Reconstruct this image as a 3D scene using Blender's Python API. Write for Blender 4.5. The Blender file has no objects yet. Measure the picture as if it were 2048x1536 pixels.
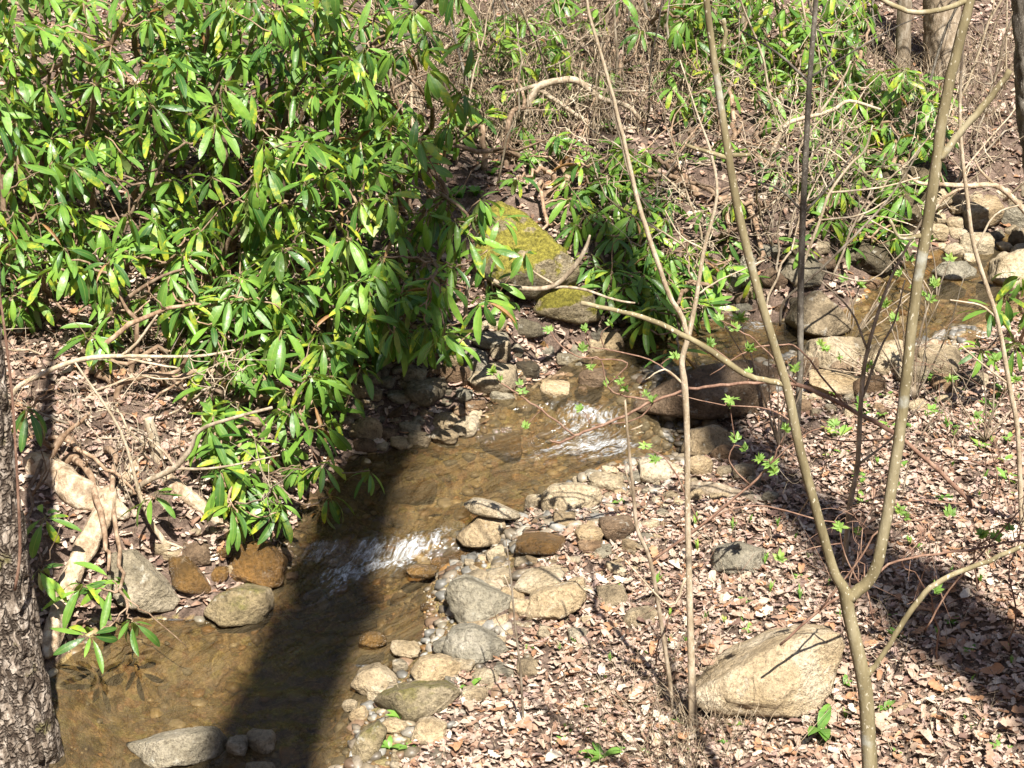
import bpy, bmesh, math, random
import numpy as np
from mathutils import Vector, Matrix, Quaternion

random.seed(7); rng = np.random.default_rng(7)
R = math.radians
scene = bpy.context.scene
col = scene.collection

# ------------------------------------------------------------------ camera
CAMZ, PITCH, HF = 4.2, 25.0, 16.0
cam_d = bpy.data.cameras.new('camera'); cam = bpy.data.objects.new('camera', cam_d); col.objects.link(cam)
cam.location = (0, 0, CAMZ); cam.rotation_euler = (R(90 - PITCH), 0, 0)
cam_d.sensor_width = 36; cam_d.lens = 18 / math.tan(R(HF)); cam_d.clip_end = 500
scene.camera = cam
# ------------------------------------------------------------------ sky, sun, exposure
SUN_EL, SUN_AZ = 58.0, 13.0          # sun stands behind the viewpoint, a little to its right
world = bpy.data.worlds.new('World'); scene.world = world; world.use_nodes = True
wn = world.node_tree.nodes; wl = world.node_tree.links
sky = wn.new('ShaderNodeTexSky'); sky.sky_type = 'NISHITA'; sky.sun_disc = False
sky.sun_elevation = R(SUN_EL); sky.sun_rotation = R(180 - SUN_AZ)
wn['Background'].inputs[1].default_value = 0.05
wl.new(sky.outputs[0], wn['Background'].inputs[0])
SD = Vector((-math.sin(R(SUN_AZ)) * math.cos(R(SUN_EL)), math.cos(R(SUN_AZ)) * math.cos(R(SUN_EL)), -math.sin(R(SUN_EL))))
sun_d = bpy.data.lights.new('sun', 'SUN'); sun_d.energy = 5.0; sun_d.angle = R(0.5); sun_d.color = (1, 0.95, 0.86)
sun = bpy.data.objects.new('sun', sun_d); col.objects.link(sun)
sun.rotation_euler = SD.to_track_quat('-Z', 'Y').to_euler(); sun.location = (3, -8, 20)
vs = scene.view_settings
vs.view_transform = 'Standard'; vs.look = 'None'; vs.gamma = 1; vs.use_curve_mapping = False; vs.exposure = 1.5
scene.cycles.max_bounces = 6; scene.cycles.diffuse_bounces = 2; scene.cycles.transparent_max_bounces = 12
scene.cycles.sample_clamp_indirect = 4; scene.cycles.use_denoising = True
scene.cycles.caustics_reflective = False; scene.cycles.caustics_refractive = False

# ------------------------------------------------------------------ helpers: pixels to rays
FPX = 1024 / math.tan(R(HF))
FW = np.array([0, math.cos(R(PITCH)), -math.sin(R(PITCH))]); UP = np.array([0, math.sin(R(PITCH)), math.cos(R(PITCH))])
RT = np.array([1.0, 0, 0]); CAM = np.array([0, 0, CAMZ])
def ray(px, py): return FW + RT * ((px - 1024) / FPX) - UP * ((py - 768) / FPX)   # unit depth
def PZ(px, py, z):
    d = ray(px, py); return CAM + d * ((z - CAMZ) / d[2])
def PY(px, py, Y):
    d = ray(px, py); return CAM + d * (Y / d[1])
def depth(p): return float(np.dot(np.asarray(p) - CAM, FW))
def mpp(p): return depth(p) / FPX      # metres per photo pixel

# ------------------------------------------------------------------ numpy noise
def _h(ix, iy, iz, s):
    n = (ix * 374761393 + iy * 668265263 + iz * 2147483647 + s * 1274126177) & 0xffffffff
    n = ((n ^ (n >> 13)) * 1274126177) & 0xffffffff
    n = ((n ^ (n >> 16)) * 2246822519) & 0xffffffff
    return ((n ^ (n >> 15)) & 0xffff) / 65535.0
def vn(p, s=0):
    p = np.asarray(p, float)
    if p.shape[1] == 2: p = np.c_[p, np.zeros(len(p))]
    i = np.floor(p).astype(np.int64); f = p - i; f = f * f * (3 - 2 * f)
    x, y, z = i.T; fx, fy, fz = f.T
    def l(a, b, t): return a + (b - a) * t
    c = lambda a, b, d: _h(x + a, y + b, z + d, s)
    return l(l(l(c(0,0,0), c(1,0,0), fx), l(c(0,1,0), c(1,1,0), fx), fy), l(l(c(0,0,1), c(1,0,1), fx), l(c(0,1,1), c(1,1,1), fx), fy), fz) * 2 - 1
def fbm(p, o=4, s=0):
    p = np.asarray(p, float); r = 0; a = 1.0
    for k in range(o): r = r + a * vn(p * 2**k + 17.3 * k, s + k); a *= 0.5
    return r

# ------------------------------------------------------------------ mesh / object helpers
def mesh_np(name, v, f, smooth=True):
    v = np.asarray(v, np.float32); me = bpy.data.meshes.new(name)
    if isinstance(f, np.ndarray):
        n, k = f.shape
        me.vertices.add(len(v)); me.vertices.foreach_set('co', v.ravel())
        me.loops.add(n * k); me.loops.foreach_set('vertex_index', f.ravel().astype(np.int32))
        me.polygons.add(n); me.polygons.foreach_set('loop_start', np.arange(0, n * k, k, dtype=np.int32))
        me.update(calc_edges=True)
    else:
        me.from_pydata(v.tolist(), [], f); me.update()
    me.polygons.foreach_set('use_smooth', np.full(len(me.polygons), smooth)); me.update()
    return me
def obj(name, me, m=None, parent=None, loc=None):
    o = bpy.data.objects.new(name, me)
    if m is not None and me is not None and not me.materials: me.materials.append(m)
    col.objects.link(o)
    if parent is not None: o.parent = parent
    if loc is not None: o.location = loc
    return o
def tag(o, label=None, cat=None, group=None, kind=None):
    if label: o['label'] = label
    if cat: o['category'] = cat
    if group: o['group'] = group
    if kind: o['kind'] = kind
    return o
def thing(name, loc, label, cat, group=None):
    o = bpy.data.objects.new(name, None); o.empty_display_size = 0.1; col.objects.link(o); o.location = loc
    return tag(o, label, cat, group)
def attr(me, name, data):
    a = me.attributes.new(name, 'FLOAT_COLOR' if np.ndim(data) == 2 else 'FLOAT', 'POINT')
    if np.ndim(data) == 2: a.data.foreach_set('color', np.asarray(data, np.float32).ravel())
    else: a.data.foreach_set('value', np.asarray(data, np.float32))

class MB:
    """collects tubes"""
    def __init__(s): s.v = []; s.f = []
    def tube(s, pts, rad, sides=6, cap=True, jit=0.0):
        pts = [Vector(p) for p in pts]; n0 = len(s.v); n = len(pts)
        t = (pts[1] - pts[0]).normalized(); nrm = t.orthogonal().normalized()
        for i, p in enumerate(pts):
            t2 = (pts[min(i + 1, n - 1)] - pts[max(i - 1, 0)]).normalized()
            nrm = (nrm - t2 * nrm.dot(t2)); nrm = nrm.normalized() if nrm.length > 1e-6 else t2.orthogonal().normalized()
            b = t2.cross(nrm); r = rad[i] if hasattr(rad, '__len__') else rad
            for k in range(sides):
                a = 2 * math.pi * k / sides; rr = r * (1 + (random.uniform(-jit, jit) if jit else 0))
                s.v.append(p + (nrm * math.cos(a) + b * math.sin(a)) * rr)
        for i in range(n - 1):
            for k in range(sides):
                a = n0 + i * sides + k; c = n0 + i * sides + (k + 1) % sides
                s.f.append((a, c, c + sides, a + sides))
        if cap:
            s.f.append(tuple(n0 + k for k in reversed(range(sides)))); s.f.append(tuple(n0 + (n - 1) * sides + k for k in range(sides)))
    def build(s, name, m, parent=None, org=None):
        v = np.array([tuple(p) for p in s.v])
        if org is not None: v = v - np.asarray(org)
        return obj(name, mesh_np(name, v, s.f), m, parent)
def smooth_path(pts, n=4, jit=0.0):
    """catmull-rom through points (any dim)"""
    P = [np.asarray(p, float) for p in pts]; P = [2 * P[0] - P[1]] + P + [2 * P[-1] - P[-2]]; out = []
    for i in range(1, len(P) - 2):
        a, b, c, d = P[i - 1:i + 3]
        for k in range(n):
            t = k / n; out.append(0.5 * (2 * b + (c - a) * t + (2 * a - 5 * b + 4 * c - d) * t * t + (3 * b - a - 3 * c + d) * t**3))
    out.append(P[-2])
    if jit:
        for q in out[1:-1]: q[:3] += rng.normal(0, jit, 3)
    return out

# ------------------------------------------------------------------ materials
def nmat(name):
    m = bpy.data.materials.new(name); m.use_nodes = True; nt = m.node_tree; b = nt.nodes['Principled BSDF']
    return m, nt, b
def N(nt, t, **kw):
    n = nt.nodes.new('ShaderNode' + t)
    for k, v in kw.items():
        if k.startswith('i_'): n.inputs[k[2:].replace('_', ' ')].default_value = v
        else: setattr(n, k, v)
    return n
def noise(nt, sc, det=4, rough=0.6, vec=None, stretch=None, dist=0.0):
    n = N(nt, 'TexNoise'); n.inputs['Scale'].default_value = sc; n.inputs['Distortion'].default_value = dist; n.inputs['Detail'].default_value = det; n.inputs['Roughness'].default_value = rough
    src = vec
    if src is None:
        g = N(nt, 'TexCoord'); src = g.outputs['Object']
    if stretch:
        mp = N(nt, 'Mapping'); mp.inputs['Scale'].default_value = stretch; nt.links.new(src, mp.inputs[0]); src = mp.outputs[0]
    nt.links.new(src, n.inputs['Vector']); return n.outputs['Fac']
def ramp(nt, fac, stops):
    r = N(nt, 'ValToRGB'); e = r.color_ramp.elements
    while len(e) < len(stops): e.new(0.5)
    for q, (p, c) in zip(e, stops): q.position = p; q.color = (*c, 1) if len(c) == 3 else c
    nt.links.new(fac, r.inputs[0]); return r.outputs[0]
def mix(nt, a, b, fac, mode='MIX'):
    n = N(nt, 'Mix', data_type='RGBA', blend_type=mode)
    for s, v in ((n.inputs[6], a), (n.inputs[7], b), (n.inputs[0], fac)):
        if hasattr(v, 'is_linked') or isinstance(v, bpy.types.NodeSocket): nt.links.new(v, s)
        else: s.default_value = (*v, 1) if isinstance(v, tuple) else v
    return n.outputs[2]
def math_(nt, op, a, b=0.0):
    n = N(nt, 'Math', operation=op)
    for i, v in enumerate((a, b)):
        if isinstance(v, bpy.types.NodeSocket): nt.links.new(v, n.inputs[i])
        else: n.inputs[i].default_value = v
    return n.outputs[0]
def bump(nt, b, h, s=0.4, d=0.02):
    n = N(nt, 'Bump'); n.inputs['Strength'].default_value = s; n.inputs['Distance'].default_value = d
    nt.links.new(h, n.inputs['Height']); nt.links.new(n.outputs[0], b.inputs['Normal'])
def rnd(nt): return N(nt, 'ObjectInfo').outputs['Random']
def gpos(nt): return N(nt, 'NewGeometry').outputs['Position']

def m_stone(name, c1, c2, c3, rough=0.85, moss=0.0, wet=False, mossc=(0.16, 0.15, 0.02)):
    m, nt, b = nmat(name)
    off = N(nt, 'VectorMath', operation='ADD'); nt.links.new(gpos(nt), off.inputs[0])
    P = gpos(nt)
    big = noise(nt, 5, 4, 0.6, P); fine = noise(nt, 60, 5, 0.7, P); sp = noise(nt, 260, 2, 0.6, P)
    c = ramp(nt, big, [(0.36, c1), (0.5, c2), (0.64, c3)]); c = mix(nt, c, (0.10, 0.075, 0.045), ramp(nt, noise(nt, 11, 6, 0.75, P), [(0.56, (0, 0, 0)), (0.72, (0.6, 0.6, 0.6))]))
    c = mix(nt, c, ramp(nt, fine, [(0.3, (0.30, 0.27, 0.23)), (0.48, (0.85, 0.84, 0.82)), (0.72, (1.25, 1.22, 1.15))]), 0.9, 'MULTIPLY')
    c = mix(nt, c, ramp(nt, sp, [(0.36, (0.5, 0.48, 0.45)), (0.47, (1, 1, 1))]), 0.6, 'MULTIPLY')
    tint = ramp(nt, rnd(nt), [(0, (0.72, 0.66, 0.58)), (0.35, (1, 0.97, 0.92)), (0.65, (1.0, 0.86, 0.68)), (1, (1.15, 1.12, 1.05))])
    c = mix(nt, c, tint, 0.8, 'MULTIPLY')
    # pale lichen blotches
    li = noise(nt, 14, 5, 0.7, P); c = mix(nt, c, (0.52, 0.5, 0.43), math_(nt, 'MULTIPLY', ramp(nt, li, [(0.6, (0, 0, 0)), (0.68, (1, 1, 1))]), 0.5 if not wet else 0.1))
    if moss > 0:
        nz = N(nt, 'SeparateXYZ'); nt.links.new(N(nt, 'NewGeometry').outputs['Normal'], nz.inputs[0])
        k = math_(nt, 'ADD', nz.outputs[2], math_(nt, 'MULTIPLY', math_(nt, 'SUBTRACT', noise(nt, 9, 5, 0.7, P), 0.5), 2.0))
        k = ramp(nt, math_(nt, 'MULTIPLY', k, moss), [(0.36, (0, 0, 0)), (0.55, (1, 1, 1))])
        mc = ramp(nt, noise(nt, 60, 6, 0.8, P), [(0.34, tuple(x * 0.3 for x in mossc)), (0.5, mossc), (0.66, tuple(x * 1.9 for x in mossc))])
        c = mix(nt, c, mc, k)
    nt.links.new(c, b.inputs['Base Color']); b.inputs['Roughness'].default_value = rough
    b.inputs['Specular IOR Level'].default_value = 0.5 if wet else 0.25
    h = math_(nt, 'ADD', math_(nt, 'MULTIPLY', fine, 0.6), noise(nt, 20, 6, 0.65, P)); bump(nt, b, h, 0.9, 0.04)
    return m
M = {}
M['stone'] = m_stone('stone_tan_grey', (0.20, 0.165, 0.115), (0.36, 0.30, 0.21), (0.47, 0.41, 0.31))
M['stone_pale'] = m_stone('stone_pale', (0.33, 0.27, 0.18), (0.47, 0.40, 0.29), (0.54, 0.49, 0.40))
M['stone_grey'] = m_stone('stone_grey', (0.16, 0.15, 0.12), (0.26, 0.245, 0.20), (0.36, 0.34, 0.29), moss=0.18, mossc=(0.14, 0.13, 0.03))
M['stone_brown'] = m_stone('stone_brown', (0.11, 0.075, 0.05), (0.19, 0.135, 0.09), (0.28, 0.21, 0.15), rough=0.7)
M['stone_wet'] = m_stone('stone_wet', (0.07, 0.045, 0.02), (0.13, 0.08, 0.03), (0.22, 0.13, 0.045), rough=0.22, wet=True)
M['stone_moss'] = m_stone('stone_moss', (0.14, 0.12, 0.08), (0.23, 0.20, 0.13), (0.33, 0.29, 0.21), moss=1.0, mossc=(0.17, 0.15, 0.025))
M['stone_olive'] = m_stone('stone_olive', (0.16, 0.14, 0.09), (0.27, 0.235, 0.155), (0.38, 0.335, 0.245), moss=0.5, mossc=(0.12, 0.105, 0.035))
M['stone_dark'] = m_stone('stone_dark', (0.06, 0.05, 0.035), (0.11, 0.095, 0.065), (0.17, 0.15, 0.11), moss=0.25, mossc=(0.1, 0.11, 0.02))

def m_ground():
    m, nt, b = nmat('forest_floor'); P = gpos(nt)
    n1 = noise(nt, 18, 6, 0.7, P); n2 = noise(nt, 90, 4, 0.7, P)
    soil = ramp(nt, n1, [(0.3, (0.06, 0.04, 0.029)), (0.5, (0.16, 0.112, 0.085)), (0.7, (0.27, 0.20, 0.16))])
    soil = mix(nt, soil, ramp(nt, n2, [(0.35, (0.4, 0.38, 0.36)), (0.55, (1, 1, 1)), (0.7, (1.5, 1.4, 1.3))]), 0.8, 'MULTIPLY')
    v = N(nt, 'TexVoronoi'); v.inputs['Scale'].default_value = 26; nt.links.new(P, v.inputs['Vector'])
    bedc = ramp(nt, noise(nt, 8, 7, 0.75, P, None, 1.6), [(0.34, (0.05, 0.033, 0.014)), (0.45, (0.16, 0.105, 0.045)), (0.55, (0.31, 0.22, 0.105)), (0.66, (0.46, 0.35, 0.19))])  # sand and algae tones, swirled in the colour to stand in for ripple refraction
    bedc = mix(nt, bedc, ramp(nt, n2, [(0.35, (0.5, 0.45, 0.4)), (0.55, (1, 1, 1)), (0.7, (1.4, 1.35, 1.3))]), 0.8, 'MULTIPLY')
    bedc = mix(nt, bedc, v.outputs['Color'], 0.12, 'SOFT_LIGHT')
    at = N(nt, 'Attribute', attribute_name='bed')
    k = math_(nt, 'ADD', at.outputs['Fac'], math_(nt, 'MULTIPLY', math_(nt, 'SUBTRACT', n1, 0.5), 0.8))
    c = mix(nt, soil, bedc, ramp(nt, k, [(0.4, (0, 0, 0)), (0.6, (1, 1, 1))]))
    nt.links.new(c, b.inputs['Base Color']); b.inputs['Roughness'].default_value = 0.9; b.inputs['Specular IOR Level'].default_value = 0.2
    bump(nt, b, math_(nt, 'ADD', n1, math_(nt, 'MULTIPLY', n2, 0.5)), 0.9, 0.04)
    return m
M['ground'] = m_ground()

def m_water():
    m, nt, b = nmat('creek_water'); nt.nodes.remove(b); out = nt.nodes['Material Output']
    F = N(nt, 'Attribute', attribute_name='flow').outputs['Vector']; at = N(nt, 'Attribute', attribute_name='foam').outputs['Fac']
    tr = N(nt, 'BsdfTransparent'); tr.inputs[0].default_value = (0.80, 0.735, 0.60, 1)
    gl = N(nt, 'BsdfGlossy'); gl.inputs['Roughness'].default_value = 0.05
    df = N(nt, 'BsdfDiffuse'); df.inputs[0].default_value = (0.145, 0.11, 0.06, 1)
    bp = N(nt, 'Bump'); bp.inputs['Strength'].default_value = 0.9; bp.inputs['Distance'].default_value = 0.02
    h = math_(nt, 'ADD', noise(nt, 9, 4, 0.6, F, (0.5, 1.6, 1)), math_(nt, 'MULTIPLY', noise(nt, 40, 3, 0.6, F, (0.7, 1.3, 1)), 0.3))
    nt.links.new(h, bp.inputs['Height']); nt.links.new(bp.outputs[0], gl.inputs['Normal'])
    b2 = N(nt, 'Bump'); b2.inputs['Strength'].default_value = 1.0; b2.inputs['Distance'].default_value = 0.07; nt.links.new(h, b2.inputs['Height']); nt.links.new(b2.outputs[0], df.inputs['Normal'])
    fr = N(nt, 'Fresnel'); fr.inputs['IOR'].default_value = 1.33
    m0 = N(nt, 'MixShader'); nt.links.new(ramp(nt, noise(nt, 5, 6, 0.7, F, (0.6, 2.2, 1)), [(0.34, (0.12,) * 3), (0.66, (0.48,) * 3)]), m0.inputs[0]); nt.links.new(tr.outputs[0], m0.inputs[1]); nt.links.new(df.outputs[0], m0.inputs[2])
    m1 = N(nt, 'MixShader'); nt.links.new(fr.outputs[0], m1.inputs[0]); nt.links.new(m0.outputs[0], m1.inputs[1]); nt.links.new(gl.outputs[0], m1.inputs[2])
    fo = N(nt, 'BsdfDiffuse'); fo.inputs[0].default_value = (0.60, 0.64, 0.68, 1)
    st = math_(nt, 'ADD', math_(nt, 'MULTIPLY', noise(nt, 12, 6, 0.75, F, (0.7, 1.3, 1), 0.8), 0.6), math_(nt, 'MULTIPLY', noise(nt, 55, 4, 0.7, F, (0.8, 1.2, 1)), 0.4))
    k = math_(nt, 'ADD', math_(nt, 'MULTIPLY', at, 0.27), math_(nt, 'MULTIPLY', math_(nt, 'SUBTRACT', st, 0.5), 2.6))
    fk = math_(nt, 'MULTIPLY', ramp(nt, k, [(0.10, (0, 0, 0)), (0.34, (0.3, 0.3, 0.3)), (0.62, (0.95, 0.95, 0.95))]), math_(nt, 'MINIMUM', math_(nt, 'MULTIPLY', at, 3.0), 1.0))
    m2 = N(nt, 'MixShader'); nt.links.new(fk, m2.inputs[0]); nt.links.new(m1.outputs[0], m2.inputs[1]); nt.links.new(fo.outputs[0], m2.inputs[2])
    nt.links.new(m2.outputs[0], out.inputs[0]); return m
M['water'] = m_water()

def m_leaf(name, dark, light, yellow, yp, rough=0.4, trans=0.28, under=None):
    m, nt, b = nmat(name); out = nt.nodes['Material Output']
    r = rnd(nt); uv = N(nt, 'TexCoord').outputs['UV']; sx = N(nt, 'SeparateXYZ'); nt.links.new(uv, sx.inputs[0])
    P = gpos(nt)
    c = mix(nt, dark, light, r)
    wn_ = N(nt, 'TexWhiteNoise', noise_dimensions='1D'); nt.links.new(r, wn_.inputs['W'])
    isy = ramp(nt, wn_.outputs['Value'], [(1 - yp - 0.02, (0, 0, 0)), (1 - yp, (1, 1, 1))])
    blot = ramp(nt, noise(nt, 24, 4, 0.7, P), [(0.44, (0, 0, 0)), (0.58, (1, 1, 1))])
    tipk = ramp(nt, sx.outputs[0], [(0.3, (0.25, 0.25, 0.25)), (0.95, (1, 1, 1))])
    c = mix(nt, c, yellow, math_(nt, 'MULTIPLY', isy, math_(nt, 'MULTIPLY', blot, tipk)))
    c = mix(nt, c, (0.10, 0.06, 0.02), ramp(nt, noise(nt, 90, 3, 0.6, P), [(0.68, (0, 0, 0)), (0.74, (0.8, 0.8, 0.8))])); c = mix(nt, c, ramp(nt, noise(nt, 16, 4, 0.6, P), [(0.35, (0.75, 0.8, 0.8)), (0.65, (1.2, 1.15, 1.0))]), 0.8, 'MULTIPLY')
    mid = ramp(nt, math_(nt, 'ABSOLUTE', math_(nt, 'SUBTRACT', sx.outputs[1], 0.5)), [(0.0, (1, 1, 1)), (0.05, (0, 0, 0))])
    c = mix(nt, c, (0.25, 0.30, 0.07), math_(nt, 'MULTIPLY', mid, 0.6))
    pet = ramp(nt, sx.outputs[0], [(0.10, (1, 1, 1)), (0.17, (0, 0, 0))]); c = mix(nt, c, (0.33, 0.34, 0.10), pet)
    if under: c = mix(nt, c, under, math_(nt, 'MULTIPLY', N(nt, 'NewGeometry').outputs['Backfacing'], 0.8))
    nt.links.new(c, b.inputs['Base Color']); b.inputs['Roughness'].default_value = rough; b.inputs['Specular IOR Level'].default_value = 0.5
    bump(nt, b, noise(nt, 30, 3, 0.5, P), 0.2, 0.02); nt.links.new(ramp(nt, noise(nt, 12, 4, 0.6, P), [(0.35, (rough - .1,) * 3), (0.65, (rough + .2,) * 3)]), b.inputs['Roughness'])
    tl = N(nt, 'BsdfTranslucent'); nt.links.new(mix(nt, c, (1.6, 1.9, 0.5), 1.0, 'MULTIPLY'), tl.inputs[0])
    ms = N(nt, 'MixShader'); ms.inputs[0].default_value = trans; nt.links.new(b.outputs[0], ms.inputs[1]); nt.links.new(tl.outputs[0], ms.inputs[2])
    nt.links.new(ms.outputs[0], out.inputs[0]); return m
M['rhodo'] = m_leaf('rhododendron_leaf', (0.035, 0.10, 0.02), (0.17, 0.31, 0.045), (0.42, 0.43, 0.03), 0.22, under=(0.16, 0.20, 0.07))
M['deadleaf'] = m_leaf('dead_rhododendron_leaf', (0.20, 0.10, 0.04), (0.30, 0.17, 0.07), (0.3, 0.2, 0.1), 0.2, rough=0.6, trans=0.2)
M['lime'] = m_leaf('new_spring_leaf', (0.14, 0.25, 0.05), (0.26, 0.38, 0.11), (0.4, 0.45, 0.1), 0.1, rough=0.5, trans=0.4)
M['sprout'] = m_leaf('sprout_leaf', (0.11, 0.24, 0.04), (0.20, 0.36, 0.07), (0.4, 0.42, 0.1), 0.1, rough=0.5, trans=0.35)

def m_litter():
    m, nt, b = nmat('dry_leaf'); out = nt.nodes['Material Output']
    at = N(nt, 'Attribute', attribute_name='col'); P = gpos(nt)
    c = mix(nt, at.outputs['Color'], ramp(nt, noise(nt, 70, 4, 0.7, P), [(0.3, (0.6, 0.55, 0.5)), (0.6, (1.1, 1.08, 1.05))]), 0.7, 'MULTIPLY')
    nt.links.new(c, b.inputs['Base Color']); b.inputs['Roughness'].default_value = 0.6; b.inputs['Specular IOR Level'].default_value = 0.3
    tl = N(nt, 'BsdfTranslucent'); nt.links.new(c, tl.inputs[0]); ms = N(nt, 'MixShader'); ms.inputs[0].default_value = 0.15
    nt.links.new(b.outputs[0], ms.inputs[1]); nt.links.new(tl.outputs[0], ms.inputs[2]); nt.links.new(ms.outputs[0], out.inputs[0]); return m
M['litter'] = m_litter()
def m_bark(name, c1, c2, c3, sc=20, stretch=(1, 1, 0.3), specks=None, lichen=None, rough=0.8, bs=0.5, vary=False, cracks=0):
    m, nt, b = nmat(name); P = gpos(nt)
    n = noise(nt, sc, 6, 0.65, P, stretch); c = ramp(nt, n, [(0.36, c1), (0.5, c2), (0.64, c3)])
    if specks: c = mix(nt, c, specks, ramp(nt, noise(nt, 130, 2, 0.5, P, (1, 1, 0.55)), [(0.64, (0, 0, 0)), (0.69, (1, 1, 1))]))
    if lichen: c = mix(nt, c, lichen, ramp(nt, noise(nt, 7, 5, 0.6, P), [(0.60, (0, 0, 0)), (0.68, (0.8, 0.8, 0.8))]))
    if cracks:
        v = N(nt, 'TexVoronoi', feature='DISTANCE_TO_EDGE'); v.inputs['Scale'].default_value = cracks; mp = N(nt, 'Mapping'); mp.inputs['Scale'].default_value = (1, 1, 0.26)
        wv = N(nt, 'VectorMath', operation='ADD'); nz = N(nt, 'TexNoise'); nz.inputs['Scale'].default_value = 22; nt.links.new(P, nz.inputs['Vector']); ms_ = N(nt, 'VectorMath', operation='SCALE'); ms_.inputs['Scale'].default_value = 0.11
        nt.links.new(nz.outputs['Color'], ms_.inputs[0]); nt.links.new(P, wv.inputs[0]); nt.links.new(ms_.outputs[0], wv.inputs[1]); nt.links.new(wv.outputs[0], mp.inputs[0]); nt.links.new(mp.outputs[0], v.inputs['Vector'])
        cr = ramp(nt, math_(nt, 'ADD', v.outputs['Distance'], math_(nt, 'MULTIPLY', math_(nt, 'SUBTRACT', n, .5), .5)), [(0.0, (0.1,) * 3), (0.2, (1, 1, 1))]); c = mix(nt, (0.05, 0.035, 0.025), c, cr); n = math_(nt, 'ADD', math_(nt, 'MULTIPLY', n, .5), cr)
    if vary: c = mix(nt, c, ramp(nt, rnd(nt), [(0, (0.6, 0.6, 0.6)), (1, (1.3, 1.25, 1.2))]), 1.0, 'MULTIPLY')
    nt.links.new(c, b.inputs['Base Color']); b.inputs['Roughness'].default_value = rough; b.inputs['Specular IOR Level'].default_value = 0.25
    bump(nt, b, math_(nt, 'ADD', n, math_(nt, 'MULTIPLY', noise(nt, sc * 5, 3, 0.6, P, stretch), 0.4)), bs, 0.015); return m
M['bark_fork'] = m_bark('smooth_olive_bark', (0.13, 0.105, 0.055), (0.20, 0.165, 0.09), (0.28, 0.24, 0.15), 16, specks=(0.48, 0.43, 0.32), lichen=(0.36, 0.36, 0.31), bs=0.25)
M['bark_rough'] = m_bark('rough_grey_bark', (0.08, 0.06, 0.045), (0.22, 0.175, 0.135), (0.42, 0.36, 0.30), 40, (1, 1, 0.4), lichen=(0.13, 0.12, 0.03), bs=1.0, cracks=26)
M['bark_rhodo'] = m_bark('rhododendron_bark', (0.12, 0.075, 0.045), (0.21, 0.145, 0.095), (0.32, 0.24, 0.17), 30, (1, 1, 0.4), vary=True)
M['bark_twig'] = m_bark('grey_twig_bark', (0.16, 0.125, 0.085), (0.26, 0.21, 0.15), (0.38, 0.33, 0.26), 30, (1, 1, 0.4), vary=True)
M['bark_pale'] = m_bark('pale_sapling_bark', (0.25, 0.19, 0.12), (0.36, 0.29, 0.20), (0.46, 0.39, 0.29), 25, (1, 1, 0.4), specks=(0.55, 0.5, 0.4))
M['bark_dark'] = m_bark('dark_sapling_bark', (0.06, 0.05, 0.04), (0.11, 0.095, 0.075), (0.19, 0.17, 0.14), 30, (1, 1, 0.4), specks=(0.3, 0.28, 0.24))
M['bark_red'] = m_bark('reddish_twig_bark', (0.12, 0.065, 0.045), (0.19, 0.11, 0.075), (0.27, 0.175, 0.125), 30, (1, 1, 0.4))
M['driftwood'] = m_bark('bleached_driftwood', (0.20, 0.14, 0.085), (0.36, 0.27, 0.18), (0.48, 0.41, 0.31), 22, (1, 1, 0.8), lichen=(0.14, 0.10, 0.065), bs=1.0)
M['dry'] = m_bark('dry_weed', (0.09, 0.06, 0.038), (0.26, 0.195, 0.125), (0.44, 0.37, 0.27), 14, (1, 1, 1), vary=False)

# ------------------------------------------------------------------ the creek channel, from its waterlines in the photograph
# (left/rhododendron-bank pixel, gravel-bar pixel, water level)
CH = [((-60, 2000), (520, 2050), -0.02), ((40, 1700), (590, 1700), -0.01), ((85, 1500), (680, 1536), 0.0), ((120, 1330), (735, 1420), 0.0), ((260, 1245), (860, 1290), 0.0),
      ((470, 1225), (890, 1170), 0.01), ((560, 1130), (985, 1130), 0.03), ((600, 1080), (985, 1085), 0.10), ((640, 1010), (960, 1050), 0.13), ((700, 935), (1075, 1020), 0.14),
      ((800, 900), (1185, 955), 0.15), ((900, 880), (1290, 915), 0.16), ((985, 850), (1290, 868), 0.20), ((1010, 800), (1275, 815), 0.27), ((1080, 770), (1275, 770), 0.29),
      ((1200, 705), (1290, 735), 0.31), ((1290, 655), (1380, 735), 0.33), ((1430, 640), (1520, 725), 0.34), ((1540, 645), (1620, 705), 0.36), ((1700, 620), (1790, 690), 0.39),
      ((1760, 560), (1900, 655), 0.43), ((1850, 510), (1990, 610), 0.46), ((1970, 480), (2080, 560), 0.50), ((2160, 430), (2260, 510), 0.55), ((2500, 330), (2650, 410), 0.7)]
Lp = np.array([PZ(*a, z) for a, b, z in CH]); Rp = np.array([PZ(*b, z) for a, b, z in CH])
Ls = np.array(smooth_path(Lp, 14)); Rs = np.array(smooth_path(Rp, 14)); Cs = (Ls + Rs) / 2
lvl_s = np.interp(np.linspace(0, len(CH) - 1, len(Cs)), range(len(CH)), [c[2] for c in CH])
poly = np.vstack([Ls[:, :2], Rs[::-1, :2]])
def inpoly(p, poly):
    x, y = p.T; ins = np.zeros(len(p), bool); a = poly; b = np.roll(poly, -1, 0)
    for (x0, y0), (x1, y1) in zip(a, b):
        if y0 == y1: continue
        c = ((y0 > y) != (y1 > y)) & (x < (x1 - x0) * (y - y0) / (y1 - y0) + x0); ins ^= c
    return ins
def sstep(a, b, x): t = np.clip((x - a) / (b - a), 0, 1); return t * t * (3 - 2 * t)
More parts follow.
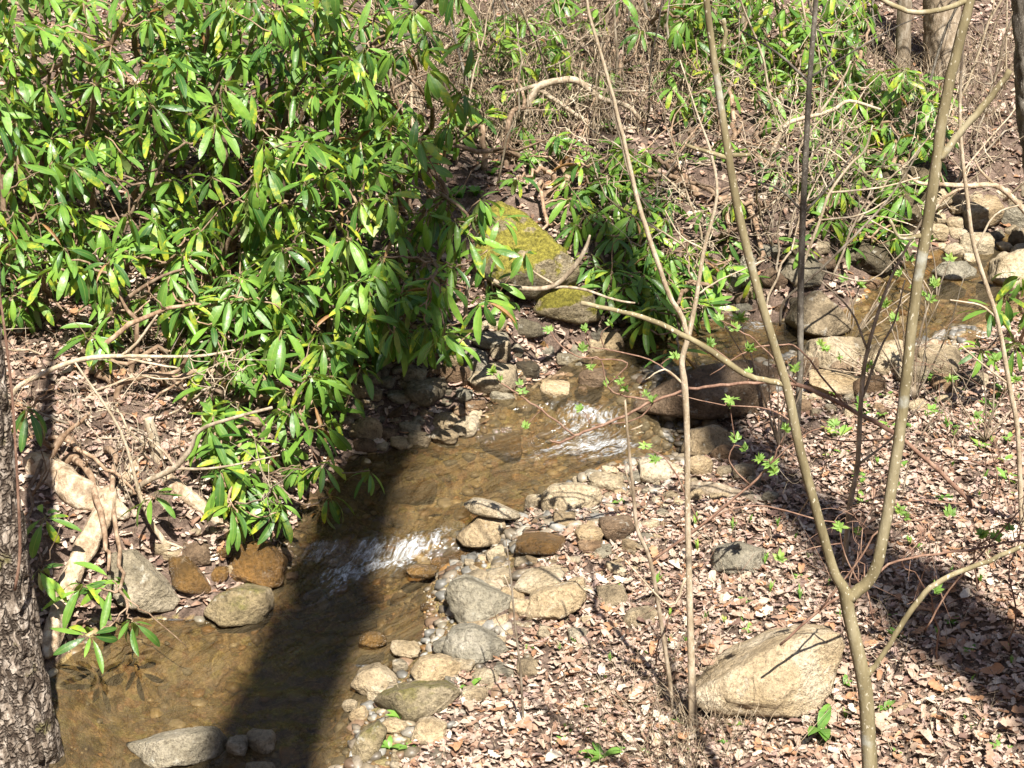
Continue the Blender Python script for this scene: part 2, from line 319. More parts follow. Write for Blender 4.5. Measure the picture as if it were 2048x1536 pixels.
def field(p):
    """signed distance to the channel, weight of the gravel-bar side, local water level"""
    d = np.empty(len(p)); s = np.empty(len(p)); lv = np.empty(len(p))
    for i in range(0, len(p), 20000):
        q = p[i:i + 20000]
        dl = np.sqrt(((q[:, None] - Ls[None, ::2, :2])**2).sum(2).min(1)); dr = np.sqrt(((q[:, None] - Rs[None, ::2, :2])**2).sum(2).min(1))
        w = 1 / (((q[:, None] - Cs[None, ::3, :2])**2).sum(2) + 0.03)**2; lv[i:i + 20000] = (w * lvl_s[None, ::3]).sum(1) / w.sum(1)
        d[i:i + 20000] = np.minimum(dl, dr); s[i:i + 20000] = sstep(-0.15, 0.15, dl - dr)
    ins = inpoly(p, poly); d[ins] *= -1
    return d, s, lv, ins
HOLLOW = [(*PZ(1330, 885, .2)[:2], .2, .16), (*PZ(1440, 870, .25)[:2], .2, .14), (*PZ(1120, 650, .5)[:2], .2, .1)]   # washed-out hollows under boulders
def Hraw(p):
    d, s, lv, ins = field(p); dp = np.maximum(d, 0)
    fl = 0.30 * sstep(0, 0.45, dp) + 0.21 * np.maximum(dp - 0.3, 0) + 0.5 * np.clip(dp - 6.5, 0, 45)  # last term: steep rise out of view, added to keep blue sky off the water
    fr = 0.03 * sstep(0, .12, dp) + 0.10 * dp + 0.062 * np.maximum(dp - 0.6, 0)**2
    fr = np.where(dp > 6, 0.03 + 0.6 + 0.062 * 5.4**2 + 0.28 * (dp - 6), fr)
    nz = 0.05 * fbm(p * 1.7, 4, 3) + 0.018 * fbm(p * 9, 3, 9)
    out = lv + fl * (1 - s) + fr * s + nz * sstep(0, 0.3, dp) + 0.0
    inn = lv - 0.02 - 0.15 * sstep(0, 0.3, -d) - 0.03 * (fbm(p * 5, 3, 21) * 0.7 + 0.3) * sstep(0, 0.15, -d)
    h = np.where(ins, inn, out)
    for (hx, hy, hr, hd) in HOLLOW: h = h - hd * np.exp(-((p[:, 0] - hx)**2 + (p[:, 1] - hy)**2) / hr**2)
    return h, sstep(0.08 + 0.32 * s, -0.05 + 0.2 * s, d)
def axis(a, b, step, lo, hi):
    mid = list(np.arange(a, b + 1e-6, step)); l = []; x = a; s = step
    while x > lo: s *= 1.25; x -= s; l.append(x)
    r = []; x = b; s = step
    while x < hi: s *= 1.25; x += s; r.append(x)
    return np.array(l[::-1] + mid + r)
gx = axis(-5.2, 5.8, 0.035, -70, 70); gy = axis(3.6, 15.5, 0.035, -60, 90)
XX, YY = np.meshgrid(gx, gy); gp = np.c_[XX.ravel(), YY.ravel()]
hz, bed = Hraw(gp); HZ = hz.reshape(XX.shape)
nx, ny = len(gx), len(gy); ii = (np.arange(ny - 1)[:, None] * nx + np.arange(nx - 1)[None]).ravel()
gm = mesh_np('ground', np.c_[gp, hz], np.c_[ii, ii + 1, ii + 1 + nx, ii + nx]); attr(gm, 'bed', bed)
ground = obj('ground', gm, M['ground']); tag(ground, 'leaf-covered creek banks and stony creek bed', None, kind='structure')
def H(x, y):
    x = np.atleast_1d(x); y = np.atleast_1d(y)
    i = np.clip(np.searchsorted(gx, x) - 1, 0, nx - 2); j = np.clip(np.searchsorted(gy, y) - 1, 0, ny - 2)
    tx = (x - gx[i]) / (gx[i + 1] - gx[i]); ty = (y - gy[j]) / (gy[j + 1] - gy[j])
    return HZ[j, i] * (1 - tx) * (1 - ty) + HZ[j, i + 1] * tx * (1 - ty) + HZ[j + 1, i] * (1 - tx) * ty + HZ[j + 1, i + 1] * tx * ty
def H1(x, y): return float(H(x, y)[0])
_t = np.arange(2.5, 40, 0.02)
def G(px, py):
    d = ray(px, py); q = CAM + d * _t[:, None]; k = np.argmax(q[:, 2] < H(q[:, 0], q[:, 1])); return q[k]

WLV = np.where(inpoly(gp, poly), field(gp)[2], -9).reshape(XX.shape) + 0.005
def wl(x, y):
    i = np.clip(np.searchsorted(gx, np.atleast_1d(x)) - 1, 0, nx - 2); j = np.clip(np.searchsorted(gy, np.atleast_1d(y)) - 1, 0, ny - 2); return WLV[j, i]
def Gw(px, py):
    d = ray(px, py); q = CAM + d * _t[:, None]; k = np.argmax(q[:, 2] < np.maximum(H(q[:, 0], q[:, 1]), wl(q[:, 0], q[:, 1]))); return q[k]
# ------------------------------------------------------------------ water sheet with ripples and white water
nu, nv = len(Cs), 72
nu2 = 640; uu = np.linspace(0, len(Cs) - 1, nu2)
def ip(A): return np.c_[[np.interp(uu, range(len(A)), A[:, k]) for k in range(3)]].T
Lq, Rq = ip(Ls), ip(Rs); t = np.linspace(-0.12, 1.12, nv)
W = Lq[:, None] + (Rq - Lq)[:, None] * t[None, :, None]; W = W.reshape(-1, 3)
lq = np.interp(uu, range(len(lvl_s)), lvl_s); W[:, 2] = np.repeat(lq, nv)
cum = np.r_[0, np.cumsum(np.linalg.norm(np.diff((Lq + Rq) / 2, axis=0)[:, :2], axis=1))]
FLOW = np.c_[np.repeat(cum, nv), (np.tile(t, nu2) * np.repeat(np.linalg.norm((Rq - Lq)[:, :2], axis=1), nv)), np.zeros(nu2 * nv), np.ones(nu2 * nv)]
foam = np.zeros(len(W)); rough = np.zeros(len(W))
def foamspot(px, py, z, rx, ry, rot, amp):
    c = PZ(px, py, z); q = W[:, :2] - c[:2]; cr, sr = math.cos(rot), math.sin(rot)
    a = (q[:, 0] * cr + q[:, 1] * sr) / rx; b = (-q[:, 0] * sr + q[:, 1] * cr) / ry
    return amp * np.exp(-(a * a + b * b))
for s in [(705, 1125, .05, .14, .07, .5, 1.0), (770, 1112, .06, .17, .06, .4, 1.1), (850, 1092, .08, .13, .05, .4, .8), (680, 1165, .03, .16, .06, .9, .5), (640, 1095, .09, .08, .04, .5, .6),
          (1190, 892, .17, .17, .07, -.35, .95), (1235, 885, .18, .08, .05, -.3, 1.1), (1150, 850, .2, .10, .09, .2, .65), (1120, 905, .16, .22, .08, 0, .4), (1165, 828, .24, .07, .07, .3, .75), (1215, 850, .2, .08, .06, 0, .5),
          (1510, 652, .35, .12, .05, 0, .8), (1465, 628, .36, .05, .06, 0, .9), (720, 1335, 0, .22, .015, .1, .35), (1410, 702, .34, .25, .02, 0, .25)]:
    foam += foamspot(*s)
foam = np.clip(foam * .85, 0, 1.0)
fl = 0.009 * fbm(W[:, :2] * np.array([9, 14]), 3, 40) + 0.004 * fbm(W[:, :2] * 30, 2, 44)
W[:, 2] += fl + foam * (0.016 * (1 - np.abs(fbm(W[:, :2] * 13, 4, 50))) + 0.012 * fbm(W[:, :2] * 40, 2, 55))
ii = (np.arange(nu2 - 1)[:, None] * nv + np.arange(nv - 1)[None]).ravel()
wm = mesh_np('creek_water', W, np.c_[ii, ii + 1, ii + nv + 1, ii + nv]); attr(wm, 'foam', foam); attr(wm, 'flow', FLOW)
water = obj('creek_water', wm, M['water']); tag(water, 'shallow clear brown creek with small white riffles', None, kind='structure')

# ------------------------------------------------------------------ stones
def ico(sub):
    bm = bmesh.new(); bmesh.ops.create_icosphere(bm, subdivisions=sub, radius=1)
    v = np.array([tuple(x.co) for x in bm.verts]); f = np.array([[q.index for q in x.verts] for x in bm.faces]); bm.free(); return v / np.linalg.norm(v, axis=1)[:, None], f
ICO = {k: ico(k) for k in (2, 3, 4, 5)}
def planes_shape(dirs, nrm, off, p):
    k = np.maximum(dirs @ nrm.T, 0) / off[None]; r = (k**p).sum(1)**(-1 / p); return dirs * r[:, None]
def stone_mesh(name, seed, sub=3, p=9, npl=13, rough=0.05):
    g = np.random.default_rng(seed); d, f = ICO[sub]
    n = g.normal(size=(npl, 3)); n = np.vstack([n, np.eye(3), -np.eye(3)]); n /= np.linalg.norm(n, axis=1)[:, None]
    v = planes_shape(d, n, g.uniform(0.75, 1.15, len(n)), p)
    v *= (1 + rough * fbm(v * 2.2 + seed, 4, seed) - rough * 0.9 * np.maximum(0, 1 - 5 * np.abs(vn(v * 3.1 + seed, seed + 5))) + rough * 0.35 * fbm(v * 9 + seed, 3, seed + 8))[:, None]
    lo, hi = v.min(0), v.max(0); v = (v - (lo + hi) / 2) / ((hi - lo) / 2)
    return mesh_np(name, v, f)
SM = [stone_mesh('stone', 100 + i, 3, random.choice((14, 20, 30, 44)), random.choice((5, 7, 9, 11)), random.choice((0.05, 0.07, 0.09))) for i in range(16)]
SMm = {}
def smesh(i, m):
    k = (i, m)
    if k not in SMm: me = SM[i].copy(); me.materials.append(M[m]); SMm[k] = me
    return SMm[k]
sid = 0
STONES = []     # (x, y, r) to keep litter away
def stone_px(cx, cy, w, h, m='stone', label=None, group=None, rot=0.0, name='stone', bf=0.85, sub=None, p=10, sink=0.0, uw=False):
    """a stone whose outline fills w x h photo pixels about (cx, cy), resting on the ground below it"""
    global sid; sid += 1
    g = (G if uw else Gw)(cx, cy + 0.22 * h); c = PY(cx, cy, g[1]); k = mpp(c); a = w / 2 * k; hh = h / 2 * k; b = a * bf
    th = math.atan2(CAMZ - c[2], math.hypot(c[0], c[1]))
    b = min(b, hh / math.sin(th) * 0.85); cz = math.sqrt(max(hh**2 - (b * math.sin(th))**2, (0.25 * a)**2)) / math.cos(th); cz = min(cz, 1.15 * a)
    hg = H1(c[0], c[1]); hg = hg if uw else max(hg, float(wl(c[0], c[1])[0]) - .35 * cz); z = min(c[2], hg + 0.65 * cz) - sink * cz; z = max(z, hg - 0.3 * cz)
    if sub: me = stone_mesh(name, 500 + sid, sub, p); me.materials.append(M[m])
    else: me = smesh(random.randrange(len(SM)), m)
    o = obj(name, me); o.location = (c[0], c[1], z); o.scale = (a, b, cz)
    o.rotation_euler = (random.uniform(-.12, .12), rot + random.uniform(-.08, .08), random.choice((0, math.pi)) + random.uniform(-.25, .25))
    STONES.append((c[0], c[1], a))
    return tag(o, label, 'stone', group)
def stone_poly(pts, m, label, thick=0.8, p=20, front=(0.0, 0.45, -0.9), name='boulder', rough=0.03, sub=5, cat='boulder', con=0.75, sharp=None):
    """a solid boulder with the convex outline given in photo pixels; real depth, sunk into the ground"""
    global sid; sid += 1
    P = np.array(pts, float); c = (P.max(0) + P.min(0)) / 2; c = P.mean(0) * 0.5 + c * 0.5
    yb = P[:, 1].min() + con * np.ptp(P[:, 1]); g = Gw(c[0], yb); Dp = depth(g)
    k = Dp / FPX; ctr = CAM + ray(*c) * Dp; q = (P - c) * k * np.array([1, -1])      # right, up in the view plane
    half = min(np.ptp(q[:, 0]), np.ptp(q[:, 1]) * 1.6) / 2 * thick
    n = []; o = []; m_ = len(q); area = sum(q[i][0] * q[(i + 1) % m_][1] - q[(i + 1) % m_][0] * q[i][1] for i in range(m_))
    for i in range(m_):
        e = q[(i + 1) % m_] - q[i]; nn = np.array([e[1], -e[0]]) * (1 if area > 0 else -1); nn /= np.linalg.norm(nn)
        n.append(nn[0] * RT + nn[1] * UP); o.append(max(float(nn @ q[i]), 0.02))
    def add(v, off): v = np.array(v, float); v /= np.linalg.norm(v); n.append(v[0] * RT + v[1] * UP + v[2] * FW); o.append(off)
    add(front, half * 0.75); add((0.5, -0.1, -0.85), half * 0.95); add((-0.6, 0.25, -0.75), half * 0.95); add((0, -0.3, 0.95), half); add((0.3, 0.3, 0.9), half * 1.1)
    gg = np.random.default_rng(sid)
    for _ in range(6): w_ = gg.normal(size=3); w_[2] = -abs(w_[2]); add(w_, half * gg.uniform(.82, 1.15)) if abs(w_[2]) > .45 * np.linalg.norm(w_) else None
    if sharp:
        for v, off in sharp: add(v, half * off)
    d, f = ICO[sub]; v = planes_shape(d, np.array(n), np.array(o), p * 2.2); s = np.abs(v).max()
    u = v / s; v *= (1 + 1.7 * rough * fbm(u * 2.6 + sid, 5, sid) - 1.5 * rough * np.maximum(0, 1 - 6 * np.abs(vn(u * np.array([2.2, 2.2, 3.4]) + sid, sid + 7))) + rough * 0.6 * fbm(u * 12 + sid, 4, sid + 3))[:, None]
    me = mesh_np(name, v, f); ob = obj(name, me, M[m]); ob.location = ctr + FW * half * 0.2
    STONES.append((ctr[0], ctr[1], s * 0.8))
    return tag(ob, label, cat)

# big ones, outlines from the photograph
stone_poly([(1368, 1400), (1400, 1370), (1480, 1318), (1560, 1275), (1620, 1260), (1675, 1268), (1692, 1300), (1640, 1400), (1575, 1468), (1500, 1450), (1440, 1425), (1375, 1425)], 'stone_pale',
           'large tan wedge-shaped boulder lying in the leaf litter under the forked sapling', 0.8, 24, (-0.15, 0.5, -0.85))
stone_poly([(1255, 815), (1310, 772), (1410, 728), (1500, 718), (1560, 735), (1600, 780), (1590, 830), (1520, 850), (1420, 840), (1330, 850), (1285, 840)], 'stone_brown',
           'big rounded brown boulder jutting over dark hollow beside the upper riffle', 0.9, 10, (0, 0.6, -0.8), con=0.95)
stone_poly([(1078, 1000), (1100, 972), (1150, 965), (1195, 975), (1210, 1000), (1180, 1025), (1120, 1030), (1085, 1022)], 'stone', 'smooth oval grey-tan boulder at the water edge beside the flat slab', 0.9, 8, name='boulder', con=0.8)
stone_poly([(925, 1010), (950, 998), (990, 1005), (1045, 1030), (1040, 1042), (990, 1035), (945, 1028)], 'stone_pale', 'thin flat pale slab resting across a grey stone at the water', 1.6, 10, name='stone', cat='stone', con=1.9, sub=4)
stone_poly([(910, 1075), (960, 1030), (1010, 1032), (1012, 1085), (990, 1092), (930, 1092)], 'stone', 'grey and tan block under the thin pale slab', 1.0, 14, name='stone', cat='stone', con=0.85, sub=4)
stone_poly([(888, 1200), (900, 1165), (935, 1155), (990, 1178), (1035, 1195), (1030, 1230), (990, 1250), (915, 1248)], 'stone_grey', 'rounded grey lichen-marked boulder at the lower pool edge', 0.9, 10, con=0.8)
stone_poly([(1050, 1235), (1062, 1190), (1100, 1175), (1150, 1165), (1175, 1190), (1160, 1215), (1100, 1245), (1060, 1248)], 'stone_pale', 'cream angular boulder with scalloped face on the gravel bar', 0.9, 20, con=0.85)
stone_poly([(880, 1310), (900, 1260), (945, 1252), (1000, 1275), (1025, 1300), (990, 1318), (920, 1328)], 'stone_grey', 'broad low grey boulder with olive film among the bar stones', 0.9, 9, con=0.85)
stone_poly([(818, 1345), (840, 1318), (880, 1312), (920, 1325), (925, 1352), (880, 1372), (835, 1368)], 'stone_pale', 'cream creased stone above the mossy slab', 0.9, 10, name='stone', cat='stone', con=0.8, sub=4)
stone_poly([(740, 1410), (765, 1388), (830, 1370), (890, 1368), (925, 1385), (890, 1420), (830, 1445), (770, 1435)], 'stone_olive', 'long low boulder with olive moss on top at the pool edge', 1.0, 9, con=0.7)
stone_poly([(700, 1370), (715, 1345), (755, 1330), (795, 1360), (785, 1385), (735, 1395)], 'stone', 'half-submerged pale stone in the lower pool', 1.0, 10, name='stone', cat='stone', con=0.7, sub=4)
stone_poly([(695, 1510), (720, 1465), (755, 1445), (775, 1460), (760, 1500), (720, 1530)], 'stone_olive', 'mossy grey stone at the bottom of the gravel bar', 1.0, 10, name='stone', cat='stone', con=0.7, sub=4)
stone_poly([(820, 1480), (835, 1445), (865, 1437), (895, 1450), (890, 1478), (850, 1492)], 'stone_pale', 'small cream stone with dark spots in the litter', 0.9, 12, name='stone', cat='stone', con=0.8, sub=4)
stone_poly([(238, 1495), (280, 1485), (370, 1465), (425, 1460), (452, 1490), (440, 1515), (380, 1528), (300, 1530)], 'stone_grey', 'long pale grey slab standing in the shallow pool', 1.0, 12, con=0.85)
stone_poly([(205, 1170), (222, 1105), (265, 1100), (320, 1150), (362, 1200), (345, 1222), (300, 1225), (245, 1200)], 'stone_grey', 'grey-green boulder sloping into the pool beside the driftwood log', 0.9, 12, con=0.85)
stone_poly([(405, 1225), (430, 1190), (490, 1172), (535, 1180), (545, 1215), (525, 1245), (450, 1250)], 'stone_olive', 'round mossy boulder in the pool under the overhanging leaves', 1.0, 8, con=0.8)
stone_poly([(345, 1170), (335, 1115), (375, 1110), (420, 1165), (425, 1190), (380, 1185)], 'stone_wet', 'wet olive slab in the trickle behind the grey-green boulder', 0.9, 12, name='stone', cat='stone', con=0.8, sub=4)
stone_poly([(450, 1130), (470, 1090), (530, 1085), (572, 1120), (565, 1170), (500, 1185), (460, 1165)], 'stone_wet', 'wet orange-brown boulder under the bank leaves', 0.9, 10, con=0.85)
stone_poly([(945, 505), (962, 445), (1000, 408), (1050, 425), (1095, 470), (1150, 530), (1165, 585), (1100, 598), (1020, 590), (955, 545)], 'stone_moss', 'tall bank boulder covered in yellow moss below the rhododendrons', 1.0, 22, con=0.9, rough=.06)
stone_poly([(1030, 610), (1060, 575), (1130, 565), (1190, 590), (1205, 640), (1160, 650), (1090, 635)], 'stone_moss', 'rounded mossy boulder with dark hollow beneath it on the bank', 0.9, 9, con=1.0)
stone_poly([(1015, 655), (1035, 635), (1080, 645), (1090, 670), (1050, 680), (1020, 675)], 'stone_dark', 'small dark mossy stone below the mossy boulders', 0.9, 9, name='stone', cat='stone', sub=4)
stone_poly([(1195, 690), (1205, 665), (1235, 664), (1252, 690), (1245, 705), (1205, 708)], 'stone_pale', 'pale square stone at the narrow neck of the creek', 0.9, 16, name='stone', cat='stone', sub=4)
stone_poly([(1610, 720), (1622, 680), (1670, 672), (1728, 676), (1735, 710), (1715, 740), (1640, 738)], 'stone', 'blocky pale tan boulder on the bar beside the upper pool', 0.9, 12, con=0.85)
stone_poly([(1738, 720), (1760, 685), (1800, 680), (1835, 700), (1845, 735), (1800, 755), (1750, 745)], 'stone', 'rounded tan boulder next to the blocky pale boulder', 0.9, 10, con=0.85)
stone_poly([(1580, 640), (1598, 600), (1640, 580), (1685, 625), (1705, 662), (1660, 676), (1605, 668)], 'stone', 'long leaning tan boulder standing in the upper pool', 0.9, 11, con=0.9)
stone_poly([(1560, 545), (1580, 518), (1625, 512), (1655, 540), (1640, 572), (1590, 578)], 'stone_grey', 'tan rounded boulder behind the leaning one in the upper pool', 0.9, 10, con=0.9)
stone_poly([(1865, 545), (1885, 525), (1930, 522), (1962, 540), (1945, 560), (1890, 562)], 'stone_grey', 'flat grey stone in the upstream pool', 1.0, 9, name='stone', cat='stone', sub=4)
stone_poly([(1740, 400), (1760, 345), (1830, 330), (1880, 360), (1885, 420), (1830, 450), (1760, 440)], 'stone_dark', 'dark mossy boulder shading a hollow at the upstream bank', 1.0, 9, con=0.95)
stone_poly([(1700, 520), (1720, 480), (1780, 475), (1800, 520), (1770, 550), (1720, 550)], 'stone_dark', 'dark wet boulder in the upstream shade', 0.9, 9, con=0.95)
stone_poly([(1425, 1140), (1430, 1100), (1480, 1085), (1535, 1100), (1540, 1135), (1490, 1150)], 'stone_grey', 'grey mossy boulder half sunk in the leaf litter', 0.9, 12, con=0.7)
stone_poly([(1365, 905), (1380, 860), (1430, 848), (1470, 870), (1465, 915), (1400, 925)], 'stone', 'tan stone below the big brown boulder', 0.9, 12, name='stone', cat='stone', sub=4)
stone_poly([(1985, 560), (2000, 515), (2050, 495), (2100, 520), (2090, 570), (2030, 590)], 'stone_pale', 'pale weathered boulder beside the upstream pool with leaves against it', 0.9, 12)
stone_poly([(1245, 1245), (1260, 1222), (1300, 1215), (1335, 1235), (1320, 1262), (1265, 1265)], 'stone', 'low tan stone poking out of leaf litter', 0.9, 12, name='stone', cat='stone', con=0.6, sub=4)
# named smaller ones
for a in [(810, 1296, 62, 30, 'stone_pale', 'small white wedge stone at the edge of the lower pool'),
          (475, 1491, 42, 42, 'stone_grey', 'squarish grey stone beside the long slab in the pool'),
          (520, 1482, 60, 46, 'stone_grey', 'grey cracked stone in the trunk shadow beside the squarish one'),
          (520, 1536, 60, 36, 'stone_grey', 'low dark grey stone below the cracked one in the pool'),
          (440, 1150, 36, 36, 'stone_wet', 'small orange block stone in the trickle by the bank'),
          (395, 1105, 60, 40, 'stone_brown', 'rust-coloured stone under sticks at the bank'),
          (1110, 779, 62, 34, 'stone_pale', 'smooth pale peach stone in the water above the riffle'),
          (1055, 738, 50, 36, 'stone_dark', 'dark round stone above the riffle'),
          (1142, 722, 60, 42, 'stone_grey', 'round grey stone in the narrow channel'),
          (1185, 755, 54, 40, 'stone_brown', 'brown angular stone beside the riffle'),
          (985, 762, 100, 62, 'stone', 'broad bank stone striped by leaf shadows'),
          (1000, 700, 46, 46, 'stone', 'upright tan stone on the shaded cobble bank'),
          (1034, 702, 26, 36, 'stone_grey', 'narrow grey stone next to the upright tan stone'),
          (1080, 1085, 100, 46, 'stone_wet', 'glossy wet brown rock in the side channel'),
          (1128, 1045, 46, 40, 'stone', 'tan round stone below the oval boulder'),
          (1175, 1070, 62, 46, 'stone', 'grey-tan stone at the end of the side channel'),
          (1235, 1055, 74, 56, 'stone_brown', 'rust-brown slanted slab on the gravel bar'),
          (1068, 1010, 40, 44, 'stone', 'tan stone tucked beside the oval boulder'),
          (840, 1142, 70, 26, 'stone_wet', 'glossy orange stone breaking the surface below the riffle'),
          (905, 1118, 90, 40, 'stone_wet', 'golden wet stone in the shallow riffle tail'),
          (745, 1275, 56, 34, 'stone_wet', 'rusty stone barely above the lower pool surface'),
          (830, 985, 90, 36, 'stone_wet', 'golden submerged stone in the middle pool'),
          (1000, 890, 90, 40, 'stone_wet', 'golden flat stone below the upper riffle'),
          (1080, 1160, 96, 50, 'stone_pale', 'cream blocky stone above the scalloped boulder'),
          (1000, 1155, 50, 34, 'stone_pale', 'small cream stone touching the lichen-marked boulder'),
          (1215, 965, 80, 40, 'stone', 'tan flat stone on the bar above the oval boulder'),
          (1310, 945, 66, 46, 'stone_pale', 'pale round stone on the bar below the riffle'),
          (1670, 770, 110, 44, 'stone_pale', 'flat pale slab on the bar behind the big brown boulder'),
          (1735, 775, 70, 46, 'stone_brown', 'reddish-brown stone on the upstream bar'),
          (1880, 725, 90, 60, 'stone', 'angular tan stone beside the white wood piece'),
          (1200, 670, 36, 24, 'stone_grey', 'small grey stone behind the pale square stone')]:
    stone_px(*a[:5], label=a[5], uw='submerged' in a[5] or 'golden' in a[5])
def scatter(polypx, n, wr, mats, label, group, name='cobble', flat=(0.6, 0.85), mind=0.75):
    P = np.array(polypx, float); lo, hi = P.min(0), P.max(0); placed = []; k = 0
    while len(placed) < n and k < n * 60:
        k += 1; q = rng.uniform(lo, hi)
        if not inpoly(q[None], P)[0]: continue
        w = wr[0] + (wr[1] - wr[0]) * rng.random()**2
        if any(math.hypot(q[0] - a, (q[1] - b) * 1.5) < mind * (w + c) / 2 for a, b, c in placed): continue
        placed.append((q[0], q[1], w))
        mm = random.choice(mats); stone_px(q[0], q[1], w, w * rng.uniform(*flat), mm, label.replace('@', {'stone': 'tan', 'stone_grey': 'grey', 'stone_brown': 'brown', 'stone_pale': 'pale cream', 'stone_wet': 'wet golden', 'stone_dark': 'dark'}[mm]), group, name=name, rot=rng.uniform(-.4, .4), bf=rng.uniform(.6, .95), uw=mm == 'stone_wet')
scatter([(735, 700), (1000, 640), (1010, 860), (860, 880), (730, 900), (690, 860)], 62, (26, 78), ['stone', 'stone_grey', 'stone_grey', 'stone', 'stone_brown'], '@ rounded cobble piled on the shaded bank below the rhododendrons', 'cobbles on the shaded bank', flat=(.5, .75))
scatter([(1160, 940), (1380, 930), (1380, 1010), (1330, 1100), (1190, 1115), (1120, 1030)], 60, (20, 60), ['stone', 'stone_pale', 'stone_grey', 'stone', 'stone_brown'], 'loose @ cobble on the gravel bar by the middle pool', 'cobbles on the gravel bar', flat=(.45, .7), mind=.65)
scatter([(960, 1130), (1290, 1090), (1290, 1160), (1180, 1280), (1040, 1360), (930, 1360), (900, 1300)], 70, (18, 66), ['stone', 'stone_pale', 'stone', 'stone_grey'], '@ stone among the big boulders of the lower bar', 'stones of the lower bar', flat=(.42, .7), mind=.65)
scatter([(1020, 690), (1230, 690), (1230, 800), (1030, 820)], 30, (14, 46), ['stone', 'stone_wet', 'stone_brown', 'stone_grey', 'stone_pale'], 'small @ pebble in the narrow neck of the creek', 'pebbles in the narrow neck', 'pebble')
scatter([(1600, 730), (1900, 700), (1960, 760), (1850, 830), (1600, 850)], 34, (22, 70), ['stone', 'stone_pale', 'stone', 'stone_brown'], '@ stone in the pile beside the upstream pool', 'stones beside the upstream pool')
scatter([(1850, 390), (2060, 380), (2060, 510), (1900, 520), (1800, 480)], 26, (28, 84), ['stone', 'stone_pale', 'stone', 'stone_grey'], '@ boulder in the heap above the upstream pool', 'boulders above the upstream pool', 'small_boulder', (0.6, 0.8))
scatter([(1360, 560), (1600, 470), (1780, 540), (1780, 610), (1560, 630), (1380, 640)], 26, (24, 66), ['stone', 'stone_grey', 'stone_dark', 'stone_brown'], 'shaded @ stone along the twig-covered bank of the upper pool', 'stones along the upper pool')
scatter([(300, 1060), (560, 1050), (640, 1080), (560, 1200), (430, 1180), (330, 1120)], 16, (18, 44), ['stone_wet', 'stone_brown', 'stone'], '@ stone at the foot of the leafy bank', 'wet stones under the bank')
scatter([(700, 1180), (880, 1180), (860, 1280), (720, 1400), (660, 1380)], 16, (18, 50), ['stone_wet'], '@ stone under the shallow water of the lower pool', 'golden stones in the lower pool', 'pebble', (0.4, 0.6))
scatter([(700, 1400), (870, 1270), (1000, 1290), (1000, 1370), (880, 1420), (790, 1536), (690, 1536)], 26, (18, 54), ['stone', 'stone_pale', 'stone_grey'], '@ stone on the wet edge of the bar by the mossy slab', 'stones by the mossy slab')
scatter([(880, 1120), (1060, 1030), (1130, 1100), (960, 1160)], 18, (16, 44), ['stone', 'stone_wet', 'stone_brown'], '@ stone at the side channel below the thin slab', 'stones at the side channel')
scatter([(1380, 900), (1480, 900), (1560, 1000), (1380, 1010)], 10, (24, 60), ['stone', 'stone_grey', 'stone_brown'], 'shadowed @ stone in the litter below the big brown boulder', 'stones below the brown boulder')

# ------------------------------------------------------------------ bed gravel (stuff)
def multi(name, temps, N_, place, m, cols=None, kind=None, label=None):
    """many small pieces in one mesh; place(i) arrays: pos (N,3), mats (N,3,3)"""
    pos, mats = place; V = []; F = []; C = []; base = 0; pick = rng.integers(0, len(temps), N_)
    for k, (tv, tf) in enumerate(temps):
        idx = np.where(pick == k)[0]
        if not len(idx): continue
        v = np.einsum('nij,kj->nki', mats[idx], tv) + pos[idx][:, None]
        f = tf[None] + (np.arange(len(idx)) * len(tv))[:, None, None] + base
        V.append(v.reshape(-1, 3)); F.append(f.reshape(-1, tf.shape[1])); base += v.shape[0] * v.shape[1]
        if cols is not None: C.append(np.repeat(cols[idx], len(tv), 0))
    me = mesh_np(name, np.vstack(V), np.vstack(F))
    if cols is not None: attr(me, 'col', np.vstack(C))
    o = obj(name, me, m); tag(o, label, None, kind=kind); return o
def eul(n, tilt, scale):
    """random rotations about z with small tilts, times scale (n,3)"""
    a = rng.uniform(0, 2 * np.pi, n); tx = rng.normal(0, tilt, n); ty = rng.normal(0, tilt, n)
    Z = np.zeros((n, 3, 3)); Z[:, 0, 0] = np.cos(a); Z[:, 0, 1] = -np.sin(a); Z[:, 1, 0] = np.sin(a); Z[:, 1, 1] = np.cos(a); Z[:, 2, 2] = 1
    X = np.zeros((n, 3, 3)); X[:, 0, 0] = 1; X[:, 1, 1] = np.cos(tx); X[:, 1, 2] = -np.sin(tx); X[:, 2, 1] = np.sin(tx); X[:, 2, 2] = np.cos(tx)
    Y = np.zeros((n, 3, 3)); Y[:, 1, 1] = 1; Y[:, 0, 0] = np.cos(ty); Y[:, 0, 2] = np.sin(ty); Y[:, 2, 0] = -np.sin(ty); Y[:, 2, 2] = np.cos(ty)
    return (X @ Y @ Z) * scale[:, None, :]
d2, f2 = ICO[2]
gt = []
for s in range(5):
    g = np.random.default_rng(900 + s); n = g.normal(size=(9, 3)); n = np.vstack([n, np.eye(3), -np.eye(3)]); n /= np.linalg.norm(n, axis=1)[:, None]
    dd, ff = ico(1) if s < 3 else (d2, f2); gt.append((planes_shape(dd, n, g.uniform(0.7, 1.1, len(n)), 10), ff))
n = 3200; tt = rng.uniform(0, 1, n); ci = rng.uniform(14, len(Cs) - 16, n); c0 = ci.astype(int)
gpz = Ls[c0] + (Rs[c0] - Ls[c0]) * (tt[:, None] * 1.16 - 0.08); gpz[:, 2] = H(gpz[:, 0], gpz[:, 1])
sz = 0.008 + 0.045 * rng.random(n)**4; gpz[:, 2] -= sz * .1; sc3 = np.c_[sz, sz * rng.uniform(.6, 1, n), sz * rng.uniform(.35, .6, n)]
